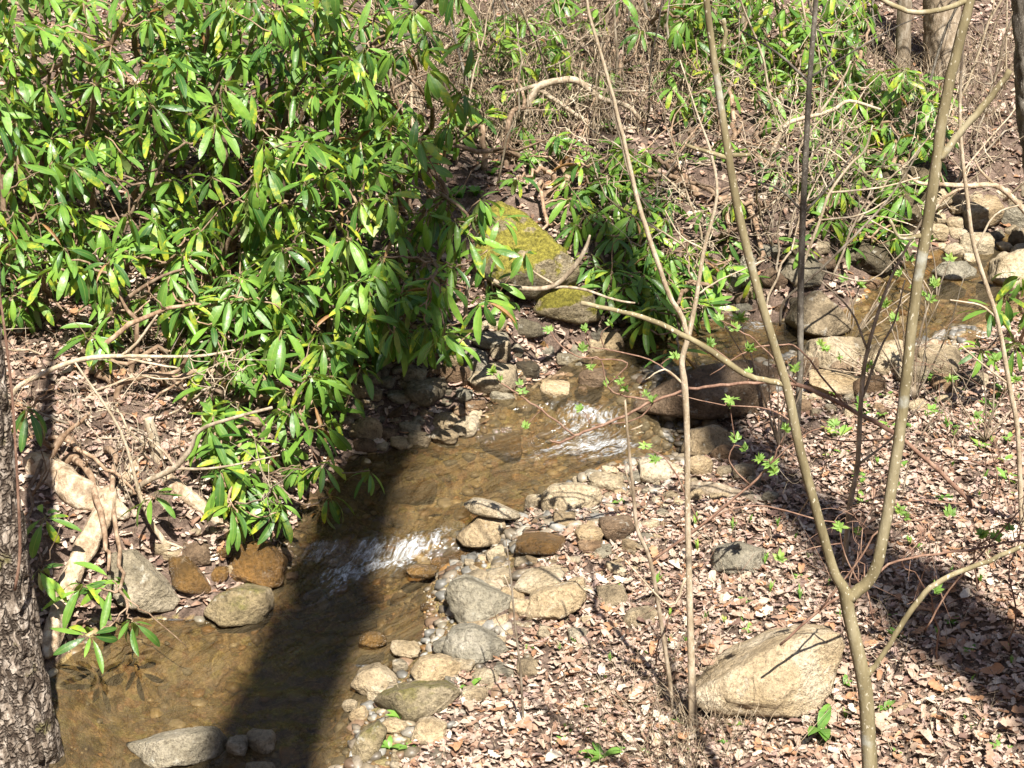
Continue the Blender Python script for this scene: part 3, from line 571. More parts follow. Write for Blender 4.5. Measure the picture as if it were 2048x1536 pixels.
gc = np.array([(0.24, 0.16, 0.07), (0.33, 0.24, 0.12), (0.14, 0.09, 0.04), (0.38, 0.30, 0.19), (0.28, 0.15, 0.05), (0.20, 0.17, 0.12)])[rng.integers(0, 6, n)] * rng.uniform(.5, 1.0, (n, 1))
def m_gravel():
    m, nt, b = nmat('bed_gravel'); at = N(nt, 'Attribute', attribute_name='col'); P = gpos(nt)
    c = mix(nt, at.outputs['Color'], ramp(nt, noise(nt, 60, 4, 0.7, P), [(0.3, (0.5, 0.5, 0.5)), (0.65, (1.2, 1.2, 1.2))]), 0.8, 'MULTIPLY')
    nt.links.new(c, b.inputs['Base Color']); b.inputs['Roughness'].default_value = 0.5; return m
multi('creek_gravel', gt, n, (gpz, eul(n, .2, sc3)), m_gravel(), np.c_[gc, np.ones(n)], 'stuff', 'golden gravel and pebbles on the creek bed')

n = 3400; ci = rng.uniform(20, 285, n).astype(int); out_ = (Rs[ci] - Ls[ci]); out_ /= np.linalg.norm(out_[:, :2], axis=1)[:, None]
sp_ = Rs[ci] + out_ * (rng.uniform(-.08, .55, n) * rng.uniform(.5, 1, n))[:, None]; sp_[:, 2] = H(sp_[:, 0], sp_[:, 1]); sz = 0.008 + 0.04 * rng.random(n)**3
gc = np.array([(0.40, 0.33, 0.24), (0.30, 0.24, 0.16), (0.22, 0.18, 0.13), (0.46, 0.41, 0.33), (0.28, 0.18, 0.11), (0.33, 0.31, 0.27)])[rng.integers(0, 6, n)] * rng.uniform(.3, .8, (n, 1))
multi('shore_gravel', gt, n, (sp_, eul(n, .3, np.c_[sz, sz * rng.uniform(.6, 1, n), sz * rng.uniform(.4, .75, n)])), m_gravel(), np.c_[gc, np.ones(n)], 'stuff', 'loose tan gravel between the stones of the bar')
# ------------------------------------------------------------------ leaf litter
def fleaf(kind, seed):
    g = np.random.default_rng(seed); k = 7
    if kind == 'oval': xs = np.linspace(-1, 1, k + 2)[1:-1]; ws = 0.42 * np.sqrt(1 - xs**2) * (1 - 0.2 * xs)
    else:
        xs = np.linspace(-0.85, 0.85, 9); ws = 0.55 * (1 - xs**2)**0.4 * np.where(np.arange(9) % 2, 1.0, 0.6)
    u = [(-1, 0)] + [(x, w) for x, w in zip(xs, ws)] + [(1, 0)] + [(x, -w * g.uniform(.8, 1.2)) for x, w in zip(xs[::-1], ws[::-1])]
    u = np.array(u); cu, fo, tw = g.uniform(-.5, .6), g.uniform(-.2, .7), g.uniform(-.5, .5)
    z = cu * u[:, 0]**2 * 0.6 + fo * np.abs(u[:, 1]) + tw * u[:, 0] * u[:, 1] + g.normal(0, .05, len(u))
    n_ = len(xs); v = np.c_[u, z]; mid = np.c_[xs, 0 * xs, cu * xs**2 * 0.6]; v = np.vstack([v, mid]); mo = len(u); F = []
    top = list(range(0, n_ + 2)); bot = [0] + list(range(len(u) - 1, n_ + 1, -1)) + [n_ + 1]; md = [0] + list(range(mo, mo + n_)) + [n_ + 1]
    for a, b in ((top, md), (md, bot)):
        for i in range(n_ + 1):
            q = [a[i], b[i], b[i + 1], a[i + 1]]; q2 = []
            for x in q:
                if x not in q2: q2.append(x)
            F.append((q2[0], q2[1], q2[2]));
            if len(q2) == 4: F.append((q2[0], q2[2], q2[3]))
    return v, np.array(F)
LT = [fleaf('oval', s) for s in range(6)] + [fleaf('oak', s) for s in range(10, 15)]
LCOL = np.array([(0.46, 0.36, 0.28), (0.38, 0.28, 0.21), (0.52, 0.43, 0.34), (0.31, 0.20, 0.14), (0.22, 0.13, 0.085), (0.36, 0.20, 0.11), (0.17, 0.105, 0.08), (0.55, 0.48, 0.39), (0.42, 0.30, 0.245)])
def litter_pts(n, x0, x1, y0, y1, side):
    P = np.empty((0, 2))
    while len(P) < n:
        q = rng.uniform((x0, y0), (x1, y1), (n, 2)); d, s, lv, ins = field(q)
        lim = 0.22 + 0.30 * vn(q * 2.2, 77)
        ok = (d > (0.04 if side == 0 else lim)) & ((s > 0.5) == (side == 1)); P = np.vstack([P, q[ok]])
    return P[:n]
nb, nf = 70000, 36000
P1 = litter_pts(nb, -2.2, 4.6, 3.9, 8.8, 1); P2 = np.vstack([litter_pts(nf - 7000, -4.2, 5.0, 6.2, 15.5, 0), litter_pts(7000, -3.2, 0.6, 5.8, 9.2, 0)])
P12 = np.vstack([P1, P2]); n = len(P12); sz = np.r_[0.008 + .023 * rng.random(nb)**1.7, rng.uniform(.014, .04, nf)]
pos = np.c_[P12, H(P12[:, 0], P12[:, 1]) + rng.uniform(0.002, 0.022, n)]
lc = LCOL[rng.choice(len(LCOL), n, p=[.20, .20, .08, .14, .08, .05, .05, .03, .17])] * rng.uniform(.75, 1.08, (n, 1)) * np.array([1.0, 1.0, 1.03])
multi('leaf_litter', LT, n, (pos, eul(n, .26, np.c_[sz, sz * rng.uniform(.6, 1.1, n), sz])), M['litter'], np.c_[lc, np.ones(n)], 'stuff', 'pale brown dry leaf litter covering the banks')
# the larger single leaves, each its own object
LM = []; LN = ['pale tan', 'tan', 'brown', 'rust-orange', 'cream']
for i, (v, f) in enumerate(LT):
    for c in (0, 1, 3, 5, 7):
        me = mesh_np('fallen_leaf', v, f); attr(me, 'col', np.tile(np.r_[LCOL[c], 1], (len(v), 1))); me.materials.append(M['litter']); LM.append((me, LN[(0, 1, 3, 5, 7).index(c)] + (' oval' if i < 6 else ' lobed')))
k = 0
while k < 260:
    q = (rng.uniform(900, 2048), rng.uniform(1060, 1536)) if k < 220 else (rng.uniform(0, 500), rng.uniform(560, 1000))
    g = G(*q); d, s, lv, ins = field(np.array([g[:2]]))
    if d[0] < 0.25 or any(math.hypot(g[0] - a, g[1] - b) < r for a, b, r in STONES): continue
    k += 1; me, ad = random.choice(LM); o = obj('fallen_leaf', me); s_ = rng.uniform(.028, .046); o.scale = (s_,) * 3
    o.location = (g[0], g[1], H1(g[0], g[1]) + 0.024); o.rotation_euler = (rng.normal(0, .25), rng.normal(0, .25), rng.uniform(0, 6.28))
    if k <= 220: tag(o, ad + ' dry leaf, larger than most, on the sunny litter of the gravel-bar bank', 'leaf', 'large fallen leaves on the sunny bank')
    else: tag(o, ad + ' dry leaf, larger than most, on the ground beneath the rhododendrons', 'leaf', 'large fallen leaves under the rhododendrons')

# ------------------------------------------------------------------ rhododendrons
def rleaf(seed, droop, fold, wr):
    g = np.random.default_rng(seed); us = [0, .1, .16, .3, .48, .66, .82, .94, 1.0]; ws = [.018, .018, .05, .62, .95, 1.0, .8, .4, .02]
    V = []; UV = []; tw = g.uniform(-.35, .35); x = z = 0.0; pu = 0; wob = g.uniform(-.08, .08)
    for u, w in zip(us, ws):
        ang = -droop * u**1.2; x += (u - pu) * math.cos(ang); z += (u - pu) * math.sin(ang); pu = u; W_ = wr * 0.5 * w
        for s in (-1, 0, 1):
            y = s * W_ * math.cos(fold); dz = abs(s) * W_ * math.sin(fold) + s * W_ * tw * u
            V.append((x - math.sin(ang) * dz * 0, y + wob * u * u, z + dz)); UV.append((u, 0.5 + 0.5 * s))
    F = []
    for i in range(len(us) - 1):
        for s in range(2): a = i * 3 + s; F.append((a, a + 3, a + 4, a + 1))
    me = mesh_np('leaf', V, F); uvl = me.uv_layers.new(name='UVMap')
    uvl.data.foreach_set('uv', np.array([UV[l.vertex_index] for l in me.loops], np.float32).ravel()); return me
RL = []
for i in range(16):
    me = rleaf(i, [0.3, 0.6, 0.95, 1.3][i % 4] + random.uniform(-.08, .08), random.choice((0.1, 0.3, 0.5, -0.25)), random.uniform(.17, .24)); me.materials.append(M['rhodo']); RL.append(me)
DL = []
for i in range(3):
    me = rleaf(60 + i, 0.5, 1.1, .2); me.materials.append(M['deadleaf']); DL.append(me)
def basis(xd, zd):
    x = Vector(xd).normalized(); z = Vector(zd); z = (z - x * z.dot(x)).normalized(); y = z.cross(x)
    return Matrix((x, y, z)).transposed()
NLEAF = 0
def whorl(root, P, size, nleaf=None, tilt=None, name='leaf', dead=False, droop0=None):
    """a ring of leaves round a twig tip"""
    global NLEAF
    org = Vector(root.location); n = nleaf or random.choice((6, 7, 8, 8, 9, 9, 10, 11)); A = Vector((random.gauss(0, .28), random.gauss(-.12, .28), 1)).normalized() if tilt is None else Vector(tilt).normalized()
    q = Vector((0, 0, 1)).rotation_difference(A).to_matrix(); ph = random.uniform(0, 6.28); dr = random.uniform(0.05, 0.7) if droop0 is None else droop0
    for i in range(n):
        a = ph + i * 2.39996 if n > 5 else ph + 6.28 * i / n; a += random.gauss(0, .12); inner = i / n
        el = -dr - random.gauss(0.08, .2) + (0.35 if inner > .75 else 0)
        d = Vector((math.cos(a) * math.cos(el), math.sin(a) * math.cos(el), math.sin(el))); nz = Vector((-math.cos(a) * math.sin(el), -math.sin(a) * math.sin(el), math.cos(el)))
        nz = nz + Vector((random.gauss(0, .2), random.gauss(0, .2), 0))
        m3 = q @ basis(d, nz); s = size * random.uniform(.78, 1.12) * (0.8 if inner > .8 else 1)
        o = bpy.data.objects.new(name, random.choice(DL if dead or random.random() < 0.012 else RL)); col.objects.link(o); o.parent = root
        M4 = m3.to_4x4(); M4.translation = Vector(P) - org + q @ Vector((0, 0, random.uniform(-.012, .012))); o.matrix_basis = M4 @ Matrix.Diagonal((s, s, s, 1)); NLEAF += 1
def shrub(base, whorls, label, group, nstem=5, size=0.19, mat='bark_rhodo', r0=0.02, bare=10):
    """whorls: list of world tips. Stems reach towards them, twigs run to each tip"""
    base = np.asarray(base); root = thing('rhododendron', base, label, 'shrub', group); W_ = np.array(whorls)
    # stem targets by spreading picks
    tg = [W_[rng.integers(len(W_))]]
    while len(tg) < min(nstem, len(W_)):
        dd = np.min([np.linalg.norm(W_ - t_, axis=1) for t_ in tg], 0); tg.append(W_[np.argmax(dd * rng.uniform(.6, 1, len(W_)))])
    mbs = []; pts_all = []
    for k, t_ in enumerate(tg):
        mb = MB(); b = base + np.r_[rng.normal(0, .07, 2), -.05]; b[2] = H1(b[0], b[1]) - 0.06; e = b + (t_ - b) * 0.92; m1 = b + (t_ - b) * np.array([.18, .18, .42]) + rng.normal(0, .07, 3); m2 = b + (t_ - b) * np.array([.6, .6, .8]) + rng.normal(0, .08, 3)
        m1[2] = max(m1[2], H1(m1[0], m1[1]) + .08); m2[2] = max(m2[2], H1(m2[0], m2[1]) + .08)
        path = smooth_path([b, m1, m2, e], 5, 0.012); L = len(path); rr = r0 * rng.uniform(.7, 1.25)
        mb.tube(path, [rr * (1 - 0.72 * i / (L - 1)) for i in range(L)], 7, jit=.08); mbs.append(mb)
        pts_all += [(p, k, rr * (1 - 0.72 * i / (L - 1))) for i, p in enumerate(path) if i > 2]
    PA = np.array([p for p, _, _ in pts_all])
    def connect(w, rtip=.0035):
        dd = np.linalg.norm(PA - w, axis=1) + 0.9 * np.maximum(PA[:, 2] - w[2] + .05, 0); j = int(np.argmin(dd)); a, k, r = pts_all[j]
        m = (a + w) / 2 + rng.normal(0, .1 * np.linalg.norm(w - a) + .008, 3); m[2] -= 0.08 * np.linalg.norm(w - a); m[2] = max(m[2], H1(m[0], m[1]) + .03)
        path = smooth_path([a, m, w], 4, .006); rs = min(r * .7, .005 + .012 * np.linalg.norm(w - a)); L = len(path)
        mbs[k].tube(path, [rs + (rtip - rs) * i / (L - 1) for i in range(L)], 5)
    for w in W_: connect(w)
    for _ in range(bare):       # dead side twigs without leaves
        a = PA[rng.integers(len(PA))]; w = a + rng.normal(0, .22, 3) + np.r_[0, 0, .02]; w[2] = max(w[2], H1(w[0], w[1]) + .05); connect(w, .0018)
    for mb in mbs: mb.build('stem', M[mat], root, base)
    cnt = 0
    for w in W_:
        whorl(root, w, size * random.uniform(.85, 1.15))
    return root
def pick_in(polypx, n, Yf, back, jit=0.12, mn=None, old=()):
    P = np.array(polypx, float); lo, hi = P.min(0), P.max(0); out = []; tries = 0
    while len(out) < n and tries < n * 40:
        tries += 1; q = rng.uniform(lo, hi)
        if not inpoly(q[None], P)[0]: continue
        Y = Yf(q[1]) + min(rng.exponential(back), back * 3) + rng.normal(0, jit); w = PY(q[0], q[1], Y); h = H1(w[0], w[1])
        if w[2] < h + 0.14: continue
        if any(np.linalg.norm(w - o) < (mn or .14) for o in out): continue
        out.append(w)
    return out
YL = lambda py: float(np.interp(py, [0, 200, 500, 800, 1050, 1300], [8.75, 8.45, 8.05, 7.55, 6.9, 6.25]))
YR = lambda py: float(np.interp(py, [0, 200, 400, 600, 720], [11.6, 10.8, 9.8, 8.9, 8.35]))
left = pick_in([(-60, -60), (660, -60), (760, 120), (900, 300), (930, 560), (860, 650), (640, 690), (540, 640), (300, 490), (-60, 430)], 350, YL, 0.5, mn=.1)
left += pick_in([(640, -60), (940, -60), (960, 220), (900, 330), (760, 300)], 34, YL, 0.7, mn=.1)
left += pick_in([(400, 560), (720, 560), (740, 760), (620, 900), (540, 780), (430, 700)], 44, YL, 0.3, mn=.1)
left += pick_in([(700, 560), (900, 560), (930, 690), (760, 720)], 22, YL, 0.3, mn=.1)
left += pick_in([(-60, 420), (100, 420), (230, 520), (60, 600), (-60, 640)], 22, YL, 0.3, mn=.1)
EXPL = [(205, 560), (376, 603), (492, 599), (547, 561), (427, 671), (304, 992), (417, 855), (472, 804), (571, 784), (492, 941), (622, 855), (666, 753), (10, 527), (85, 551), (160, 503), (55, 818), (646, 691), (560, 1006),
        (89, 1035), (79, 1141), (167, 1172), (225, 1161), (181, 1271), (461, 1014), (475, 1045), (553, 1025), (263, 1243), (905, 527), (964, 599), (912, 691), (854, 650), (738, 941), (510, 880), (440, 930), (600, 930), (540, 960), (975, 500), (935, 470), (910, 440), (955, 430)]
def clear(x, y, Y, c=.27):
    w = PY(x, y, Y)
    while w[2] < max(H1(w[0], w[1]), float(wl(w[0], w[1])[0])) + c: Y -= .04; w = PY(x, y, Y)
    return w
left += pick_in([(-60, -60), (660, -60), (880, 300), (900, 560), (640, 640), (300, 470), (-60, 420)], 90, lambda y: YL(y) + .7, 0.6, mn=.1)
left += [PY(x, y, 8.15) for x, y in [(1049, 503), (985, 565), (1008, 600), (1000, 440), (960, 400)]]
left += [clear(*q_, YL(q_[1]) + rng.uniform(-.1, .25), .2) for q_ in list(zip(rng.uniform(170, 470, 20), rng.uniform(500, 700, 20))) + list(zip(rng.uniform(400, 660, 22), rng.uniform(700, 1000, 22)))]
left += [clear(x, y, YL(y) - 0.03) for x, y in EXPL]
right = pick_in([(1150, 280), (1330, 300), (1360, 640), (1230, 600), (1130, 420)], 60, YR, 0.3, mn=.1)
right += pick_in([(1360, -40), (1760, -40), (1700, 200), (1600, 420), (1390, 420), (1340, 200)], 120, YR, 0.5, mn=.1)
right += pick_in([(1640, 120), (1900, 150), (1900, 330), (1780, 480), (1660, 500)], 48, YR, 0.4, mn=.1)
right += pick_in([(930, 40), (1150, -40), (1120, 330), (960, 440), (900, 330)], 30, YR, 0.4, mn=.1)
right += pick_in([(950, 330), (1120, 300), (1160, 420), (980, 440)], 8, YR, 0.2)
right += [PY(x, y, YR(y) - .1) for x, y in [(1049, 503), (1234, 524), (1312, 602), (1357, 705), (1290, 640), (1255, 300), (1040, 130), (1540, 140), (1110, 280), (1585, 150), (1330, 560), (1195, 420), (1290, 440)]]
right += pick_in([(1130, 420), (1500, 330), (1560, 520), (1400, 620), (1240, 640)], 26, YR, 0.15, mn=.1)
right += pick_in([(1380, 200), (1800, 180), (1800, 480), (1600, 520), (1400, 440)], 30, YR, 0.2, mn=.1)
right += pick_in([(900, -30), (1400, -30), (1400, 220), (1150, 300), (900, 260)], 16, YR, 0.4, mn=.12)
redge = [PY(x, y, 7.6) for x, y in [(2010, 590), (2040, 555), (1985, 620), (2050, 620), (2030, 690), (1960, 700)]]
LB = [((30, 470), 'rhododendron on the slope crossed by the thick pinkish stem'), ((230, 470), 'rhododendron on the slope above the open leafy ground'), ((420, 440), 'rhododendron growing through the middle of the bank thicket'),
      ((620, 450), 'rhododendron at the thicket edge above the shaded cobbles'), ((790, 400), 'rhododendron at the thicket edge facing the weedy slope'), ((600, 220), 'rhododendron on top of the slope over the dark limb'), ((300, 230), 'rhododendron on top of the slope behind the whole thicket'),
      ((60, 640), 'rhododendron on the bank behind the rough-barked trunk, with thick bare stems'), ((250, 620), 'rhododendron leaning over the leaf-strewn bank above the bleached logs'),
      ((430, 560), 'dense glossy rhododendron in the sunniest part of the bank'), ((600, 580), 'rhododendron whose lower whorls hang over the trunk-shadowed pool'),
      ((760, 560), 'rhododendron shaded by a trunk shadow above the cobble bank'), ((880, 470), 'rhododendron growing beside the yellow-mossed boulder'),
      ((330, 380), 'tall rhododendron up the slope behind the sunny one'), ((130, 360), 'tall rhododendron up the slope behind the rough-barked trunk'),
      ((520, 330), 'tall rhododendron up the slope behind the pool thicket'), ((700, 330), 'rhododendron with a dark slanting limb up the slope'),
      ((300, 760), 'rhododendron rooted low on the bank among exposed sticks'), ((130, 900), 'low rhododendron sprays growing around the bleached logs'),
      ((450, 830), 'small rhododendron with yellowing leaves drooping over the wet boulders')]
RB = [((1230, 150), 'rhododendron sprig standing in the dry weeds of the slope'), ((1600, 420), 'low rhododendron in the twig tangle behind the dark slender sapling'), ((1480, 420), 'low rhododendron in the twig tangle behind the left fork'), ((1340, 120), 'rhododendron at the top of the weedy slope'), ((920, 130), 'rhododendron at the upper end of the weedy slope by the dark limb'),
      ((1350, 520), 'rhododendron drooping over the twig-covered bank of the upper pool'), ((1560, 170), 'rhododendron beside the slim grey trunk up the slope'), ((1440, 300), 'rhododendron behind the slender pale sapling top'), ((1700, 330), 'rhododendron between the dark sapling and the mossy upstream boulder'),
      ((1290, 470), 'rhododendron leaning over the neck of the creek beside the mossy boulders'), ((1420, 380), 'rhododendron behind the left fork of the sapling'),
      ((1520, 330), 'rhododendron beside the dark slender sapling'), ((1480, 200), 'rhododendron up the slope behind the dark slender sapling'),
      ((1640, 220), 'rhododendron up the slope in front of the pale broad trunk'), ((1780, 320), 'rhododendron above the dark mossy upstream boulder'),
      ((1010, 330), 'sparse rhododendron with a crooked grey limb between the thickets'), ((1110, 380), 'small rhododendron in the sun above the yellow-mossed boulder')]
def grow(tips, bases, group, size, nstem):
    B = [G(*b[0]) for b in bases]; own = [[] for _ in B]
    for w in sorted(tips, key=lambda w: w[1]):
        dd = [math.hypot(w[0] - b[0], (w[1] - b[1]) * .8) + 0.018 * max(0, len(own[i]) - 26) + 0.3 * max(0, len(own[i]) - 33) for i, b in enumerate(B)]; own[int(np.argmin(dd))].append(w)
    for (px, lab), b, o in zip(bases, B, own):
        if o: shrub((b[0], b[1], H1(b[0], b[1])), o, lab, group, nstem, size)
grow(left, LB, 'rhododendrons crowding the creek bank', 0.19, 5)
grow(right, RB, 'rhododendrons on the far slope', 0.175, 4)
b = G(2075, 700); shrub((b[0], b[1], H1(b[0], b[1])), redge, 'low rhododendron spray against the pale weathered boulder', 'rhododendrons crowding the creek bank', 2, 0.17, r0=.015, bare=3)

# ------------------------------------------------------------------ trees, saplings and limbs traced from the photograph
def limb(mb, pts, Y, sides=10, n=4, jit=0.0, dY=0.0):
    """pts (px, py, width px) on a vertical plane at distance Y (leaning dY metres over its run)"""
    q = []
    for i, (x, y, w) in enumerate(pts):
        p = PY(x, y, Y + dY * i / max(1, len(pts) - 1)); q.append(np.r_[p, w / 2 * mpp(p)])
    q = smooth_path(q, n)
    for s in q[1:-1]: s[:3] += rng.normal(0, jit, 3) if jit else 0
    mb.tube([s[:3] for s in q], [max(s[3], .0012) for s in q], sides, jit=0.03)
    return q
def traced(name, label, cat, base_px, trunk, branches, mat, bmat=None, Y=None, sides=12, group=None, dY=0.0, partname='trunk'):
    g = G(*base_px); Y = Y or g[1]; root = thing(name, (g[0], g[1], H1(g[0], g[1])), label, cat, group); org = np.array(root.location)
    mb = MB(); limb(mb, [(base_px[0], base_px[1] + 12, trunk[0][2])] + trunk, Y, sides, dY=dY); mb.build(partname, M[mat], root, org)
    for br in branches:
        mb = MB(); limb(mb, br, Y, 8, jit=.0008); mb.build('branch', M[bmat or mat], root, org)
    return root, Y
froot, FY = traced('forked_sapling', 'forked olive-barked sapling beside the wedge-shaped boulder', 'tree', (1754, 1960),
    [(1750, 1800, 36.0), (1744, 1640, 32.9), (1738, 1500, 31.0), (1730, 1380, 29.8), (1712, 1290, 28.5), (1698, 1230, 26.7), (1692, 1192, 27.3), (1684, 1172, 22.3), (1665, 1135, 19.8), (1630, 1010, 19.2), (1600, 900, 19.2), (1575, 780, 18.6), (1545, 680, 17.4), (1510, 560, 17.4), (1480, 440, 17.4), (1460, 330, 16.1), (1440, 200, 14.9), (1420, 60, 13.6), (1408, -60, 12.4), (1390, -320, 8.7), (1380, -700, 3.7)],
    [[(1690, 1205, 22.3), (1712, 1184, 26.0), (1740, 1160, 24.8), (1762, 1100, 23.6), (1785, 960, 23.6), (1800, 860, 22.9), (1815, 740, 22.3), (1830, 600, 22.3), (1850, 480, 23.6), (1870, 340, 22.3), (1895, 180, 22.3), (1925, 60, 21.1), (1950, -60, 19.8), (1990, -400, 13.6), (2040, -900, 5.0)],
     [(1735, 1350, 17.0), (1752, 1330, 11.9), (1775, 1295, 11.0), (1810, 1240, 11.9), (1850, 1185, 11.9), (1900, 1152, 11.0), (1980, 1120, 10.2), (2070, 1080, 9.3), (2200, 1010, 6.8)],
     [(1880, 318, 18.7), (1905, 285, 15.3), (1935, 248, 14.4), (1965, 215, 15.3), (2000, 170, 12.8), (2020, 140, 14.4)],
     [(1570, 768, 15.3), (1530, 760, 11.9), (1490, 748, 12.8), (1440, 715, 13.6), (1380, 678, 11.9), (1300, 640, 11.0), (1230, 620, 9.3), (1162, 606, 10.2)],
     [(1462, 318, 11.9), (1420, 305, 8.5), (1372, 290, 7.6)], [(1466, 312, 10.2), (1500, 309, 7.6)], [(1446, 100, 11.9), (1450, 70, 8.5), (1446, 38, 9.3)],
     [(1935, 0, 13.6), (1900, 14, 11.0), (1860, 24, 11.0), (1815, 22, 10.2), (1760, -4, 9.3), (1700, -60, 7.6)], [(1845, 470, 11.9), (1800, 476, 6.8), (1780, 440, 6.8)]], 'bark_fork')
traced('slender_sapling', 'slender pale sapling with a kinked stem rising from the litter by the wedge-shaped boulder', 'tree', (1387, 1465), [(1386, 1440, 18.0), (1382, 1300, 14.8), (1378, 1150, 13.1), (1375, 1000, 11.5), (1374, 860, 12.3), (1369, 770, 13.9), (1364, 722, 11.5), (1378, 668, 10.7), (1392, 600, 9.0), (1408, 500, 8.2), (1434, 390, 6.6), (1420, 300, 5.7), (1395, 230, 4.1), (1360, 120, 2.5)],
    [[(1376, 672, 10.7), (1362, 630, 10.7), (1338, 588, 9.8), (1300, 480, 9.8), (1270, 380, 9.0), (1245, 270, 8.2), (1220, 170, 7.4), (1185, 50, 6.6), (1168, -30, 5.7), (1150, -200, 2.5)], [(1372, 1155, 6.6), (1340, 1210, 4.1), (1250, 1120, 2.5)], [(1370, 770, 5.7), (1330, 740, 4.1), (1290, 760, 2.5)], [(1394, 590, 4.9), (1440, 560, 3.3), (1530, 520, 2.5)], [(1408, 500, 4.9), (1360, 470, 3.3), (1330, 420, 2.5)]], 'bark_pale')
traced('dark_sapling', 'straight dark slender sapling rising from the bar stones', 'tree', (1592, 880), [(1594, 850, 13), (1600, 740, 13), (1601, 600, 13), (1605, 450, 13), (1612, 300, 12), (1620, 150, 11), (1632, 0, 10), (1640, -150, 7), (1650, -350, 3)],
    [[(1620, 155, 6), (1660, 130, 4), (1780, 60, 3), (1850, 30, 2)], [(1614, 160, 6), (1560, 110, 5), (1480, 60, 3)], [(1603, 420, 6), (1560, 380, 4), (1500, 360, 3)], [(1604, 430, 6), (1660, 370, 4), (1720, 290, 3)]], 'bark_dark')
traced('grey_sapling', 'thin grey sapling stem in the litter behind the forked sapling', 'tree', (1690, 1135), [(1690, 1120, 11), (1700, 1010, 11), (1715, 930, 10), (1722, 800, 10), (1735, 700, 8), (1780, 560, 6), (1850, 430, 4), (1880, 360, 2)],
    [[(1722, 800, 7), (1760, 700, 5), (1790, 640, 4), (1810, 560, 3)], [(1735, 700, 5), (1700, 620, 4), (1640, 560, 2)], [(1715, 930, 6), (1780, 880, 4), (1850, 800, 3)]], 'bark_twig')
traced('leaning_sapling', 'thin leaning pale sapling at the edge of the bar by the upstream boulder', 'tree', (2044, 1060), [(2042, 1013, 10), (2035, 860, 10), (2018, 767, 10), (1994, 637, 9), (1950, 500, 9), (1935, 400, 8), (1920, 250, 7), (1925, 100, 5), (1940, -60, 4)],
    [[(1994, 637, 5), (1960, 610, 4), (1900, 600, 3)], [(2018, 767, 5), (1980, 740, 4), (1920, 690, 3)], [(1950, 500, 5), (1990, 430, 4), (2040, 410, 3)]], 'bark_pale')
traced('dead_stem', 'thin dead stem leaning over the gravel bar, casting a crisp shadow', 'stem', (1346, 1425), [(1345, 1400, 9), (1335, 1330, 9), (1320, 1230, 9), (1300, 1120, 8), (1275, 1060, 8), (1268, 1000, 7), (1258, 900, 6), (1250, 800, 4)], [[(1266, 1000, 4), (1252, 940, 3)], [(1262, 860, 4), (1285, 850, 3)]], 'bark_twig', partname='stem')
traced('bud_stem', 'very thin budding stem standing among the lower bar stones', 'stem', (1047, 1452), [(1046, 1430, 5), (1040, 1330, 5), (1030, 1250, 4), (1024, 1180, 4), (1016, 1110, 3), (1012, 1080, 2)], [[(1032, 1280, 3), (1000, 1250, 2), (980, 1200, 1.5)], [(1026, 1190, 3), (1008, 1150, 2)]], 'bark_twig', partname='stem')
traced('cut_limb', 'pale crooked limb arching above the mossy boulders', 'limb', (930, 640), [(935, 580, 9), (960, 548, 9), (1000, 568, 10), (1060, 578, 10), (1110, 570, 10), (1150, 532, 10), (1172, 495, 8), (1180, 470, 4)], [[(1110, 570, 6), (1070, 545, 4), (1050, 520, 3)], [(1060, 578, 6), (1150, 575, 6), (1230, 600, 5), (1270, 606, 4)]], 'bark_twig', Y=8.3, partname='limb')
traced('crooked_shrub', 'bare crooked grey shrub with an elbowed limb on the slope', 'shrub', (1050, 268), [(1052, 250, 16), (1056, 215, 17), (1075, 175, 16), (1110, 163, 14), (1150, 160, 14), (1180, 180, 12), (1205, 198, 11), (1255, 212, 10), (1285, 245, 8)],
    [[(1076, 178, 11), (1110, 200, 10), (1160, 235, 9), (1210, 255, 9), (1290, 258, 8), (1340, 272, 6)], [(1075, 170, 9), (1040, 180, 8), (1010, 186, 5)], [(1150, 160, 7), (1210, 180, 6), (1290, 182, 5)], [(1210, 255, 6), (1260, 275, 5), (1330, 300, 3)]], 'bark_twig', partname='stem')
traced('slope_limb', 'dark slanting limb through the upper thicket', 'limb', (560, 330), [(570, 280, 22), (620, 220, 22), (680, 130, 22), (720, 100, 22), (770, 60, 20), (830, 10, 17), (900, -60, 12)], [[(740, 85, 12), (790, 70, 9), (850, 75, 9), (862, 110, 8)], [(680, 140, 10), (650, 90, 8), (620, 40, 6)]], 'bark_dark', Y=9.6, partname='limb')
traced('bent_stem', 'thick pinkish bare stem bending through leaves behind the rough-barked trunk', 'stem', (200, 545), [(165, 490, 26), (110, 435, 26), (65, 385, 24), (40, 330, 24), (12, 280, 22), (-40, 220, 18), (-90, 120, 12)], [[(110, 435, 14), (60, 425, 13), (20, 405, 11), (-30, 380, 9)], [(40, 330, 10), (30, 250, 8), (10, 180, 6)]], 'bark_rhodo', partname='stem')
